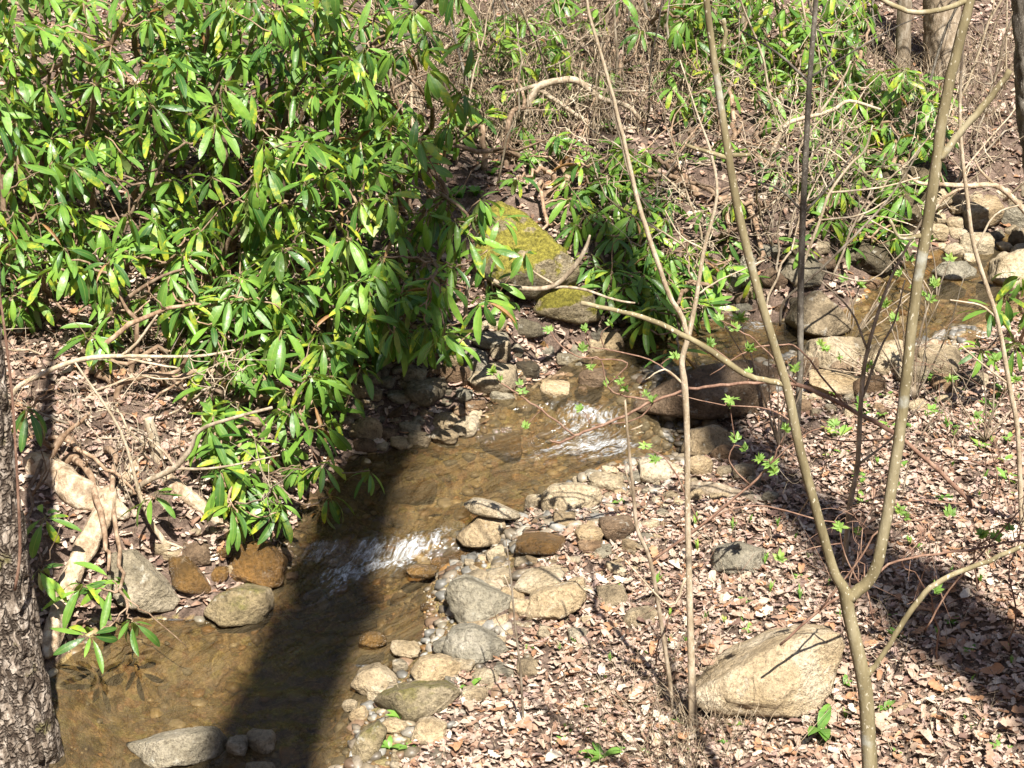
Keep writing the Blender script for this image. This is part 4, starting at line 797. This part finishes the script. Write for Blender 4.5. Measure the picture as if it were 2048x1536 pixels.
# stems and sticks at the low bank
traced('bare_branch', 'forked bare branch crossing above the bank sticks', 'branch', (15, 800), [(35, 775, 10), (80, 750, 10), (130, 728, 10), (180, 716, 10), (240, 712, 9), (310, 713, 7), (400, 712, 6), (470, 700, 4)], [[(240, 714, 7), (275, 685, 6), (300, 650, 5), (315, 630, 4)], [(250, 716, 6), (310, 728, 5), (360, 737, 4)]], 'bark_pale', Y=7.55, partname='limb')
traced('bare_branch', 'looping bare branch over the hollow under the bank', 'branch', (232, 800), [(238, 775, 13), (262, 760, 12), (300, 750, 11), (335, 749, 10), (362, 735, 9), (380, 700, 6)], [[(335, 749, 7), (375, 790, 6), (400, 840, 4)]], 'bark_rhodo', Y=7.6, partname='limb')
traced('bare_branch', 'long thin stick slanting down the bank to the water', 'branch', (362, 1195), [(360, 1188, 10), (345, 1130, 12), (325, 1080, 12), (305, 1050, 10), (280, 990, 8), (240, 860, 6), (150, 725, 4)], [[(325, 1080, 6), (375, 1100, 4)]], 'bark_pale', Y=6.85, partname='limb')
traced('bare_branch', 'grey branch running from the logs up through yellowing leaves', 'branch', (210, 1040), [(235, 1010, 12), (290, 965, 12), (345, 938, 12), (380, 900, 10), (400, 860, 8), (470, 835, 7), (545, 815, 6)], [[(345, 938, 7), (440, 935, 5), (560, 910, 3)]], 'bark_twig', Y=7.0, partname='limb')
traced('bare_branch', 'short stout broken branch stuck in the bank', 'branch', (325, 985), [(320, 940, 26), (310, 890, 22), (300, 850, 20), (296, 835, 16)], [], 'bark_pale', Y=7.25, partname='limb')
traced('bare_branch', 'brown stick reaching over the leafy ground behind the logs', 'branch', (60, 905), [(85, 940, 9), (130, 870, 9), (160, 845, 8), (180, 825, 5)], [], 'bark_rhodo', Y=7.1, partname='limb')
traced('bare_branch', 'thin brown branch angled up across open leafy ground', 'branch', (160, 705), [(175, 690, 10), (220, 630, 9), (270, 585, 8), (330, 550, 6), (400, 530, 4)], [[(220, 630, 5), (250, 640, 4), (300, 600, 3)]], 'bark_rhodo', Y=7.9, partname='limb')
traced('fallen_limb', 'white bare fallen limb reaching over the heap of upstream boulders', 'limb', (2080, 450), [(2032, 403, 11), (1990, 371, 11), (1940, 372, 10), (1888, 369, 9), (1840, 366, 7), (1815, 350, 4)], [[(1930, 373, 7), (1900, 388, 7), (1874, 412, 6), (1860, 450, 4)], [(1990, 371, 6), (1960, 340, 5), (1950, 320, 3)], [(1888, 369, 5), (1880, 345, 4), (1870, 330, 3)]], 'driftwood', Y=9.0, partname='limb')
traced('bare_branch', 'pale curving branch through the far rhododendrons beside the dark sapling', 'branch', (1540, 300), [(1570, 253, 9), (1600, 238, 9), (1638, 229, 8), (1670, 218, 8), (1700, 202, 7), (1761, 219, 5)], [[(1638, 229, 6), (1665, 190, 5), (1690, 150, 4), (1702, 122, 3)]], 'bark_pale', Y=9.9, partname='limb')
traced('bare_branch', 'zigzag pale twig branch over the shaded bank of the upper pool', 'branch', (1590, 560), [(1610, 520, 6), (1640, 440, 6), (1660, 385, 6), (1700, 330, 5), (1730, 300, 5), (1745, 250, 3)], [[(1660, 385, 5), (1760, 375, 4), (1840, 355, 3)], [(1640, 440, 4), (1720, 430, 4), (1775, 400, 3)], [(1700, 330, 4), (1660, 300, 3), (1640, 296, 3)], [(1660, 385, 4), (1640, 345, 3), (1635, 310, 2)]], 'bark_pale', Y=8.9, partname='limb')
traced('bare_branch', 'long thin pale branch slanting behind the two forks toward the upper pool', 'branch', (1560, 640), [(1570, 600, 5), (1640, 540, 5), (1740, 440, 5), (1790, 380, 4), (1840, 300, 3)], [[(1640, 540, 4), (1740, 560, 3), (1830, 480, 3)], [(1740, 440, 3), (1800, 470, 3), (1850, 460, 2)]], 'bark_twig', Y=8.4, partname='limb')
# rough trunk at the pool's edge
def rough_trunk(name, label, pts, Y, base, amp=0.13, hs=(24, 9), mat='bark_rough', sides=130, dens=60):
    q = []
    for x, y, w in pts: p = PY(x, y, Y); q.append(np.r_[p, w / 2 * mpp(p)])
    q = np.array(smooth_path(q, dens // len(pts) + 6)); root = thing(name, (base[0], base[1], base[2]), label, 'tree'); V = []; n_ = len(q)
    for i, s in enumerate(q):
        a = np.linspace(0, 2 * np.pi, sides, endpoint=False); V.append(np.c_[s[0] + np.cos(a) * s[3], s[1] + np.sin(a) * s[3], np.full(sides, s[2])])
    V = np.array(V); C0 = q[:, None, :3]; L = (V - C0); rad = q[:, 3][:, None]
    P = V.reshape(-1, 3) * np.array([hs[0], hs[0], hs[1]]); ridg = 1 - np.abs(vn(P, 5)) * 2; pl = vn(P * 0.5, 9); k = amp * np.clip(1 - 1.6 * np.maximum(ridg, 0)**2 + .5 * pl, -1, 1.2) + amp * .4 * vn(P * 3, 8)
    V = C0 + L * (1 + k.reshape(n_, sides, 1)); ii = (np.arange(n_ - 1)[:, None] * sides + np.arange(sides)[None]); jj = (np.arange(n_ - 1)[:, None] * sides + (np.arange(sides)[None] + 1) % sides)
    F = np.stack([ii, jj, jj + sides, ii + sides], 2).reshape(-1, 4)
    me = mesh_np('trunk', V.reshape(-1, 3) - np.array(base), F); o = obj('trunk', me, M[mat], root); return root
b = PY(150, 1720, 5.75); gb = H1(b[0], b[1])
tr = rough_trunk('rough_barked_tree', 'rough flaky-barked tree trunk standing at the pool edge', [(120, 1850, 230), (62, 1720, 170), (48, 1536, 140), (22, 1300, 112), (-2, 1050, 88), (-24, 850, 80), (-40, 650, 76), (-50, 450, 76), (-80, 200, 72), (-110, -100, 66), (-150, -500, 50), (-200, -1200, 20)], 5.6, (PY(100, 1800, 5.6)[0], 5.6, H1(PY(100, 1800, 5.6)[0], 5.6)), dens=380)
mb = MB(); limb(mb, [(30, 1180, 7), (40, 1100, 7), (34, 950, 6), (25, 800, 6), (8, 650, 6), (-6, 560, 5)], 5.42, 6); mb.build('vine', M['bark_red'], tr, np.array(tr.location))
g = G(2120, 520); rough_trunk('dark_tree', 'dark fissured trunk at the upstream bank', [(2110, 700, 60), (2085, 420, 54), (2062, 230, 50), (2052, 60, 48), (2045, -100, 46), (2040, -400, 40), (2050, -900, 20)], g[1] - .4, (g[0], g[1] - .4, H1(g[0], g[1] - .4)), mat='bark_dark', sides=40, dens=90)
g = G(1885, 145); rough_trunk('pale_tree', 'broad pale grey tree trunk up the slope', [(1895, 190, 110), (1888, 130, 80), (1884, 40, 74), (1880, -80, 70), (1875, -400, 56), (1870, -900, 26)], g[1], (g[0], g[1], H1(g[0], g[1])), amp=.05, mat='bark_twig', sides=32, dens=60)
for (x, y, w, lab) in [(1490, 110, 26, 'straight slim grey trunk up the slope beside the dark sapling'), (1805, 150, 30, 'slim tan trunk next to the broad pale trunk'), (1430, 90, 20, 'slim trunk up the slope behind the sapling fork')]:
    g = G(x, y); rough_trunk('slope_tree', lab, [(x, y + 25, w * 1.2), (x, y - 20, w), (x + 5, y - 150, w * .95), (x + 15, y - 500, w * .7), (x + 20, y - 900, w * .3)], g[1], (g[0], g[1], H1(g[0], g[1])), amp=.05, mat='bark_twig', sides=20, dens=40)
# trees behind the viewpoint whose trunks throw the two broad shadow bands
def shadow_tree(label, p1, t1, p2, t2, r):
    S1, S2 = Vector(G(*p1)), Vector(G(*p2)); A = S1 - SD * t1; B = S2 - SD * t2; ax = (B - A); k = (A.z - H1(A.x, A.y)) / max(ax.z, .1)
    base = A - ax * k; gz = H1(base.x, base.y); base = A + (base - A) * ((A.z - gz) / (A.z - base.z)); top = B + ax * 1.6
    root = thing('tall_tree', base, label, 'tree', 'tall trees behind the viewpoint'); mb = MB(); path = smooth_path([base - ax.normalized() * .3, base.lerp(A, .5), A, A.lerp(B, .5), B, top], 4, .02)
    L = len(path); mb.tube(path, [r * (1.15 - .4 * i / (L - 1)) for i in range(L)], 14, jit=.06); mb.build('trunk', M['bark_rough'], root, base)
    for i in range(9):
        a = np.array(B.lerp(top, i / 9)); mb = MB(); d = np.r_[rng.normal(0, 1, 2), .9]; d /= np.linalg.norm(d); L_ = rng.uniform(1.2, 2.6)
        mb.tube(smooth_path([a, a + d * L_ * .4 + rng.normal(0, .1, 3), a + d * L_ + np.r_[0, 0, .4]], 4), [.05 - .0045 * k for k in range(9)], 6); mb.build('branch', M['bark_rough'], root, base)
shadow_tree('tall leaning trunk whose shadow crosses the pool', (540, 1500), 12.0, (735, 985), 17.0, .225)
shadow_tree('tall trunk whose shadow crosses the leaf-littered bank', (2000, 1340), 11.0, (1560, 975), 15.0, .185)

# ------------------------------------------------------------------ driftwood
def log(pts, label, name='driftwood_log', mat='driftwood', lift=0.4):
    q = []
    for x, y, w in pts:
        p = G(x, y); r = w / 2 * mpp(p); p = p.copy(); p[2] = H1(p[0], p[1]) + r * lift; q.append(np.r_[p, r])
    q = np.array(smooth_path(q, 14)); sides = 28; V = []; tt_ = np.linspace(-1, 1, len(q)); q[:, 3] *= np.sqrt(np.clip(1 - np.abs(tt_)**9, .03, 1)) * (1 + .12 * vn(np.c_[tt_ * 6, tt_ * 0 + len(STONES) + pts[0][0]], 6))
    for i in range(len(q)):
        tdir = q[min(i + 1, len(q) - 1), :3] - q[max(i - 1, 0), :3]; tdir /= np.linalg.norm(tdir); s = np.cross(tdir, [0, 0, 1]); s /= np.linalg.norm(s); u = np.cross(s, tdir); a = np.linspace(0, 2 * np.pi, sides, endpoint=False)
        k = 1 + .24 * vn(np.c_[np.cos(a) * 3.5, np.sin(a) * 3.5, np.full(sides, i * .05)], 3) + .07 * vn(np.c_[np.cos(a) * 9, np.sin(a) * 9, np.full(sides, i * .1)], 4)
        V.append(q[i, :3] + (np.cos(a) * k)[:, None] * s * q[i, 3] + (np.sin(a) * k)[:, None] * u * q[i, 3])
    V = np.array(V); n_ = len(q); F = [(i * sides + k, i * sides + (k + 1) % sides, (i + 1) * sides + (k + 1) % sides, (i + 1) * sides + k) for i in range(n_ - 1) for k in range(sides)]
    F.append(tuple(reversed(range(sides)))); F.append(tuple((n_ - 1) * sides + k for k in range(sides))); c = V.reshape(-1, 3).mean(0)
    o = obj(name, mesh_np(name, V.reshape(-1, 3) - c, F), M[mat]); o.location = c; return tag(o, label, 'log')
log([(50, 925, 44), (100, 955, 56), (150, 990, 58), (215, 1025, 50), (260, 1050, 30)], 'thick bleached log lying across the bank behind the upright one')
log([(225, 990, 40), (205, 1055, 48), (175, 1120, 46), (140, 1190, 44), (115, 1270, 40), (95, 1330, 34)], 'long bleached log sloping down the bank into the pool', lift=1.0)
log([(320, 955, 22), (370, 1000, 30), (430, 1045, 22), (470, 1075, 14)], 'grey weathered log end among the bank leaves')
log([(240, 990, 24), (260, 960, 26), (275, 920, 18)], 'splintered pale wood stub beside the logs')
log([(1365, 985, 26), (1420, 990, 32), (1480, 1002, 30), (1530, 1012, 22)], 'mossy grey log half buried below the big brown boulder', mat='bark_twig')
log([(1815, 745, 14), (1840, 715, 26), (1865, 698, 22), (1880, 692, 12)], 'white broken wood piece on the upstream bar')
log([(1700, 1450, 8), (1760, 1465, 12), (1800, 1425, 14), (1860, 1405, 10)], 'bleached stick lying in the litter beside the sapling', 'stick')
for (a, b) in zip([(700, 1455), (1030, 1420), (880, 1375), (1180, 1150), (1640, 1205), (1320, 1140), (1560, 1180)], [(790, 1440), (1180, 1400), (1000, 1400), (1290, 1125), (1700, 1225), (1440, 1180), (1660, 1215)]):
    pass

# ------------------------------------------------------------------ twigs with new leaves
def lime_leaf(seed):
    g = np.random.default_rng(seed); V = []; F = []; UV = []
    for a, l in ((-1.25, .55), (-.62, .85), (0, 1.0), (.62, .85), (1.25, .55)):
        a += g.normal(0, .12); b0 = len(V); d = np.array([math.cos(a), math.sin(a)]); s = np.array([-d[1], d[0]]); dz = g.uniform(-.5, .2)
        for u, w in ((0.03, .02), (.35, .13), (.62, .16), (1, .0)):
            for k in (-1, 0, 1): p = d * u * l + s * k * w; V.append((p[0], p[1], dz * u * u * l + abs(k) * .05)); UV.append((.2 + u * .8, .5 + .5 * k))
        for i in range(3):
            for k in range(2): q = b0 + i * 3 + k; F.append((q, q + 3, q + 4, q + 1))
    me = mesh_np('leaf', V, F); uvl = me.uv_layers.new(name='UVMap'); uvl.data.foreach_set('uv', np.array([UV[l.vertex_index] for l in me.loops], np.float32).ravel()); me.materials.append(M['lime']); return me
LLM = [lime_leaf(s) for s in range(6)]
def lime(root, P, size, n=3):
    org = Vector(root.location)
    for i in range(n):
        a = random.uniform(0, 6.28); el = random.uniform(.35, 1.35); d = Vector((math.cos(a) * math.cos(el), math.sin(a) * math.cos(el), math.sin(el)))
        o = bpy.data.objects.new('leaf', random.choice(LLM)); col.objects.link(o); o.parent = root; M4 = basis(d, Vector((random.gauss(0, .4), -.5, 1))).to_4x4(); M4.translation = Vector(P) - org; s = size * random.uniform(.45, .85)
        o.matrix_basis = M4 @ Matrix.Diagonal((s, s, s, 1))
RY = 5.9
def red_twig(label, base, stems, tips, Y, size=.05, mat='bark_red'):
    g = G(*base); root = thing('budding_shrub', (g[0], g[1], H1(g[0], g[1])), label, 'shrub', 'reddish shrubs breaking into leaf'); org = np.array(root.location)
    PP = []
    for s in stems: mb = MB(); PP += [q[:3] for q in limb(mb, s, Y, 6, jit=.002)]; mb.build('stem', M[mat], root, org)
    PP = np.array(PP)
    for (x, y) in tips:
        w = PY(x, y, Y); a = PP[np.argmin(np.linalg.norm(PP - w, axis=1))]
        if np.linalg.norm(a - w) > .012: mb = MB(); mb.tube(smooth_path([a, (a + w) / 2 + np.r_[rng.normal(0, .008, 2), .012], w], 3), [.0026 - .0002 * i for i in range(7)], 5); mb.build('twig', M[mat], root, org)
    for (x, y) in tips: lime(root, PY(x, y, Y), size, random.choice((2, 3, 4)))
red_twig('long arching red-stemmed shrub whose leafy twigs reach over the riffle', (2150, 1330), [
    [(2150, 1330, 12), (2048, 1161, 11), (1984, 1080, 11), (1946, 1011, 11), (1880, 945, 10), (1800, 875, 10), (1690, 812, 10), (1594, 770, 9), (1510, 765, 7), (1440, 770, 7), (1380, 778, 6), (1310, 800, 6), (1250, 830, 6), (1190, 855, 6), (1150, 872, 6), (1120, 885, 5), (1100, 880, 3)],
    [(1150, 872, 4), (1110, 840, 4), (1060, 805, 4), (1030, 785, 4), (1000, 765, 3)], [(1300, 800, 4), (1240, 790, 4), (1215, 770, 3), (1200, 720, 3), (1160, 715, 3), (1120, 690, 3), (1100, 662, 2)],
    [(1215, 770, 3), (1255, 725, 3), (1180, 715, 3)], [(1380, 778, 4), (1300, 720, 3), (1220, 700, 3), (1180, 695, 2)], [(1594, 770, 4), (1520, 690, 3), (1480, 660, 3), (1440, 640, 2)],
    [(1690, 812, 5), (1600, 700, 4), (1560, 690, 3), (1500, 700, 3), (1420, 750, 2)], [(1880, 945, 4), (1900, 920, 3), (1990, 930, 3), (2048, 950, 3)], [(1800, 875, 4), (1660, 880, 3), (1540, 820, 3), (1450, 810, 2), (1350, 790, 2)],
    [(1946, 1011, 4), (1850, 1000, 3), (1700, 1000, 3), (1560, 890, 2)], [(1310, 800, 3), (1270, 840, 3), (1180, 850, 2)]],
    [(1000, 760), (985, 745), (1045, 785), (1040, 770), (1165, 700), (1180, 735), (1240, 765), (1250, 780), (1290, 790), (1305, 800), (1215, 770), (1160, 820), (1100, 662), (1170, 660), (1050, 855), (1440, 640), (1470, 660), (1420, 690), (1500, 700), (1220, 650), (1350, 715), (1460, 810), (1500, 745)], 6.6, .05)
red_twig('red-stemmed shrub with leafy tips on the litter below the brown boulder', (1300, 1125), [
    [(1300, 1125, 6), (1400, 1050, 6), (1500, 970, 5), (1540, 930, 4), (1560, 890, 3)], [(1500, 970, 4), (1460, 925, 3), (1470, 880, 3)], [(1400, 1050, 4), (1340, 930, 3), (1290, 890, 2)], [(1540, 930, 3), (1610, 870, 3), (1660, 850, 2)], [(1400, 1050, 3), (1500, 1010, 3), (1640, 1040, 3), (1720, 1060, 2)]],
    [(1540, 930), (1520, 920), (1550, 945), (1490, 900), (1475, 880), (1290, 895), (1310, 920), (1570, 860), (1670, 850), (1460, 800), (1720, 1065)], 6.2, .055)
red_twig('red-stemmed shrub crossing in front of the forked sapling', (1560, 1290), [
    [(1560, 1290, 5), (1640, 1220, 6), (1720, 1170, 6), (1800, 1120, 5), (1900, 1105, 5), (2048, 1080, 4)], [(1640, 1220, 4), (1710, 1130, 4), (1760, 1060, 4), (1830, 1040, 3), (1900, 1030, 3)], [(1720, 1170, 4), (1690, 1110, 3), (1680, 1060, 3)], [(1850, 1260, 4), (1900, 1180, 4), (1960, 1110, 3), (2040, 1020, 3)], [(1800, 1120, 3), (1850, 1060, 3), (1790, 1010, 2)]],
    [(1680, 1055), (1800, 1025), (1810, 1035), (1960, 1070), (1990, 1080), (1870, 1180), (1900, 1030), (2020, 1060), (1560, 1120)], 5.3, .05)
for k, (x, y, tp) in enumerate([(1830, 800, [(1850, 590), (1870, 570), (1860, 600), (1790, 640), (1770, 610)]), (1760, 760, [(1650, 700), (1740, 730), (1730, 740), (1680, 720)]), (1560, 900, [(1640, 690), (1590, 740), (1480, 640)]), (1700, 690, [(1690, 560), (1760, 600), (1720, 570), (1830, 580), (1800, 550)]), (1970, 880, [(1990, 720), (1900, 760), (2030, 760), (1950, 830)]), (1870, 640, [(1820, 520), (1900, 520), (1860, 480)])]):
    g = G(x, y); st = []
    for (a, b) in tp: st.append([(x, y, 4), (x * .6 + a * .4 + random.uniform(-15, 15), y * .5 + b * .5, 3.5), (a, b, 2)])
    for _ in range(5): a, b = random.choice(tp); a += random.uniform(-70, 70); b += random.uniform(-40, 40); st.append([(x, y, 4), ((x + a) / 2 + random.uniform(-20, 20), (y + b) / 2, 3), (a, b, 1.6)])
    red_twig(['wispy twig shrub with folded new leaves behind the right fork', 'wispy twig shrub in front of the blocky pale boulder', 'wispy twig shrub by the dark sapling foot', 'wispy twig shrub over the upper pool', 'wispy twig shrub beside the leaning pale sapling', 'wispy twig shrub at the upstream water edge'][k], (x, y), st, tp, g[1] - .05, .06, 'bark_twig')

# ------------------------------------------------------------------ bare saplings and twig tangle on the far slope
def bare_sapling(px, py, hgt, label, group, mat='bark_twig', r=.009, lean=None, nb=7):
    g = G(px, py); base = np.r_[g[:2], H1(g[0], g[1])]; root = thing('bare_sapling', base, label, 'sapling', group); mb = MB(); ln = np.r_[rng.normal(0, .25, 2) if lean is None else lean, 1.0]
    path = smooth_path([base - [0, 0, .04], base + ln * hgt * .35 + rng.normal(0, .04, 3), base + ln * hgt * .7 + rng.normal(0, .06, 3), base + ln * hgt], 4, .008); L = len(path)
    mb.tube(path, [r * (1 - .75 * i / (L - 1)) for i in range(L)], 6); mb.build('stem', M[mat], root, base)
    for i in range(nb):
        j = rng.integers(3, L - 1); a = path[j]; d = rng.normal(0, 1, 3) * [1, 1, .35] + [0, 0, .35]; d /= np.linalg.norm(d); l = rng.uniform(.2, .6) * hgt * .6; mb = MB(); e = a + d * l; m_ = a + d * l * .5 + rng.normal(0, .05, 3)
        e[2] = max(e[2], H1(e[0], e[1]) + .03); p2 = smooth_path([a, m_, e], 4, .008); mb.tube(p2, [r * .5 * (1 - .7 * k / 8) for k in range(9)], 5)
        for _ in range(2): s = p2[rng.integers(2, 7)]; t2 = s + rng.normal(0, .12, 3); mb.tube(smooth_path([s, (s + t2) / 2 + rng.normal(0, .02, 3), t2], 3), [r * .28] * 4 + [r * .28, r * .2, r * .12], 4)
        mb.build('branch', M[mat], root, base)
GL = [('bare grey-twigged sapling tangled over the upper pool bank', 'bare saplings over the upper pool bank'), ('thin leafless sapling standing in the dry weeds of the slope', 'bare saplings on the weedy slope'), ('leafless twiggy sapling on the near litter bank by the upstream bar', 'bare twigs on the litter bank')]
for x, y in [(1420, 520), (1480, 560), (1550, 500), (1650, 500), (1700, 450), (1760, 540), (1560, 590), (1450, 600), (1850, 470), (1900, 430), (1960, 430), (1620, 420), (1690, 400), (1500, 450), (2000, 400), (1380, 540), (1330, 480), (1440, 470), (1590, 540), (1730, 500), (1800, 400), (1270, 560), (1530, 620), (1660, 560), (1880, 380), (1570, 360)]: bare_sapling(x, y, rng.uniform(.6, 1.3), *GL[0], mat=random.choice(['bark_twig', 'bark_pale', 'bark_twig']), r=.008, nb=8, lean=rng.normal(0, .6, 2))
for x, y in [(900, 210), (860, 260), (960, 250), (1010, 160), (1230, 200), (1290, 260), (1340, 190), (1190, 290), (1120, 240), (830, 160), (1320, 90), (1250, 110), (1890, 260), (1970, 230), (1710, 210), (1960, 120), (760, 240), (910, 330), (880, 120), (940, 60), (1060, 110), (1160, 60), (1400, 60), (1560, 260), (1640, 160), (1750, 110), (1830, 230), (1920, 60), (2010, 180), (1440, 170), (820, 330), (990, 380)]: bare_sapling(x, y, rng.uniform(1.0, 2.4), *GL[1], mat=random.choice(['bark_twig', 'bark_dark', 'bark_pale']), r=rng.uniform(.006, .012), nb=6)
for x, y in [(120, 700), (230, 740), (330, 820), (190, 860), (300, 900), (140, 800), (380, 960), (430, 1000), (270, 640), (90, 650), (350, 680), (240, 930), (480, 900), (60, 880)]: bare_sapling(x, y, rng.uniform(.3, .6), 'dead forked twig lodged on the leafy bank behind the logs', 'dead twigs on the leafy bank', mat=random.choice(['bark_rhodo', 'bark_twig', 'bark_pale']), r=.007, nb=4, lean=rng.normal(0, 1.1, 2))
for x, y in [(1800, 1000), (1960, 1180), (1880, 1330), (1990, 1010), (1580, 1050), (1760, 1250), (1900, 880), (1690, 1210), (2030, 1300), (1330, 1340)]: bare_sapling(x, y, rng.uniform(.35, .8), *GL[2], r=.004, nb=5, mat=random.choice(['bark_twig', 'bark_red']))
# dry weeds: a mass nobody could count
def ribbons(name, n, area, hr, m, label, r=.0022, green=False):
    mb_v = []; F = []; base = 0; P = np.array(area, float); lo, hi = P.min(0), P.max(0); k = 0
    while k < n:
        q = rng.uniform(lo, hi)
        if not inpoly(q[None], P)[0]: continue
        k += 1; g = G(*q) if k % 6 == 1 else g + np.r_[rng.normal(0, .10, 2), 0]; b_ = np.r_[g[:2], H1(g[0], g[1])]; h = rng.uniform(*hr); ln = rng.normal(0, .45, 2); s = np.r_[1, rng.normal(0, .4), 0] * r * rng.uniform(.6, 1.4); bend = rng.normal(0, .5, 2); pts = []
        for t_ in (0, .33, .66, 1): p = b_ + np.r_[ln * h * t_ + bend * h * t_**3, h * (t_ - .35 * t_**3)]; p[2] = max(p[2], b_[2] + .01); w = 1 - .75 * t_; pts += [p - s * w, p + s * w, p + np.r_[0, s[0] * w * 1.2, 0]]
        mb_v += pts
        for i in range(3):
            for a, c in ((0, 1), (1, 2), (2, 0)): F.append((base + i * 3 + a, base + i * 3 + c, base + i * 3 + 3 + c, base + i * 3 + 3 + a))
        base += 12
    o = obj(name, mesh_np(name, np.array(mb_v), np.array(F)), M[m]); tag(o, label, None, kind='stuff')
ribbons('dry_weeds', 2300, [(760, 20), (1500, 20), (1440, 240), (1180, 300), (960, 300), (760, 240)], (.15, .6), 'dry', 'tangled dry brown weeds and vines on the slope', .0034)
ribbons('dry_weeds', 900, [(1650, 60), (2048, 60), (2048, 330), (1750, 300)], (.12, .45), 'dry', 'dry brown weed stalks beside the pale trunk')
ribbons('dry_grass', 420, [(1310, 1400), (1420, 1400), (1400, 1536), (1290, 1536)], (.06, .28), 'dry', 'dry tan grass round the foot of the slender sapling', .0014)
ribbons('litter_twigs', 1600, [(880, 1536), (1100, 1300), (1340, 1040), (1600, 880), (2048, 780), (2048, 1536)], (.03, .18), 'dry', 'fine dry stalks and twigs in the leaf litter', .0012)
ribbons('bank_roots', 700, [(120, 680), (420, 680), (480, 900), (420, 1030), (200, 1000), (60, 900)], (.04, .22), 'dry', 'fine dry rootlets hanging on the leafy bank', .0012)

# ------------------------------------------------------------------ green sprouts
def sprout_mesh(seed, kind):
    g = np.random.default_rng(seed); V = []; F = []; UV = []
    for i in range(g.integers(3, 7) if kind == 'blade' else g.integers(5, 9)):
        a = g.uniform(0, 6.28); d = np.array([math.cos(a), math.sin(a)]); s = np.array([-d[1], d[0]]); l = g.uniform(.6, 1.0); lean = g.uniform(.1, .45) if kind == 'blade' else g.uniform(.5, 1.0); wd = .05 if kind == 'blade' else .16; b0 = len(V)
        for u, w in ((0, .35), (.3, .8), (.6, 1), (.85, .6), (1, .05)):
            c = d * lean * u**1.5 * l; z = l * (u - (.25 if kind == 'blade' else .55) * u * u)
            for k in (-1, 0, 1): q = c + s * k * w * wd * l; V.append((q[0], q[1], z + abs(k) * .02)); UV.append((.2 + .8 * u, .5 + .5 * k))
        for j in range(4):
            for k in range(2): q = b0 + j * 3 + k; F.append((q, q + 3, q + 4, q + 1))
    me = mesh_np('green_sprout', V, F); uvl = me.uv_layers.new(name='UVMap'); uvl.data.foreach_set('uv', np.array([UV[l.vertex_index] for l in me.loops], np.float32).ravel()); me.materials.append(M['sprout']); return me
SPB = [sprout_mesh(s, 'blade') for s in range(6)]; SPH = [sprout_mesh(s + 20, 'herb') for s in range(5)]
def sprout(px, py, h, kind, label, group):
    g = G(px, py); o = obj('green_sprout', random.choice(SPB if kind == 'blade' else SPH)); s = h * mpp(g) * 1.15; o.scale = (s, s, s); o.location = (g[0], g[1], H1(g[0], g[1]) - .004); o.rotation_euler = (0, 0, random.uniform(0, 6.28)); tag(o, label, 'plant', group)
for x, y in [(1140, 1240), (1395, 1110), (1390, 1060), (1465, 1065), (1500, 1050), (1555, 1055), (1590, 1080), (1410, 1250), (1485, 1250), (1540, 1190), (1600, 1200), (1570, 1230), (1240, 1190), (1120, 1310), (1150, 1290), (1220, 1330), (1310, 1180), (1680, 1240), (1450, 1255), (1900, 1150), (1960, 1170), (1820, 1100), (1760, 1090), (1340, 1240), (1530, 1130)]: sprout(x, y, rng.uniform(26, 44), 'blade', 'upright green blade sprout on the sunny leaf litter', 'green blade sprouts in the litter')
for x, y, h in [(1640, 1470, 70), (1205, 1520, 50), (940, 1380, 40), (920, 1320, 36), (1130, 1490, 24), (1500, 1270, 30), (1690, 1370, 30), (1770, 1420, 34), (2000, 1500, 30), (780, 1500, 36), (800, 1440, 30), (1940, 1310, 30), (1860, 830, 34), (1900, 860, 30), (1980, 820, 34), (1780, 860, 30), (1800, 940, 30), (1960, 900, 28), (2010, 960, 30), (1400, 640, 20), (1240, 1010, 20), (1900, 1250, 26), (820, 1500, 26), (1060, 1300, 20), (1580, 1390, 20)]: sprout(x, y, h, 'herb', 'small leafy green herb growing out of the litter', 'leafy herbs in the litter')
for _ in range(46):
    x, y = rng.uniform(1650, 2048), rng.uniform(760, 1010)
    sprout(x, y, rng.uniform(18, 34), random.choice(('herb', 'blade')), 'small green shoot on the sunny ground beside the upstream bar', 'green shoots beside the upstream bar')
for _ in range(50):
    x = rng.uniform(1120, 2040); y = rng.uniform(max(1040, 1536 - (x - 900) * .6), 1530)
    sprout(x, y, rng.uniform(14, 28), random.choice(('herb', 'blade', 'blade')), 'tiny green shoot poking through the leaf litter', 'tiny shoots in the litter')
for _ in range(60):
    x, y = rng.uniform(900, 1400), rng.uniform(120, 400)
    sprout(x, y, rng.uniform(22, 44), 'herb', 'leafy green undergrowth plant on the weedy slope', 'undergrowth plants on the slope')
print('leaves', NLEAF, 'objects', len(bpy.data.objects))
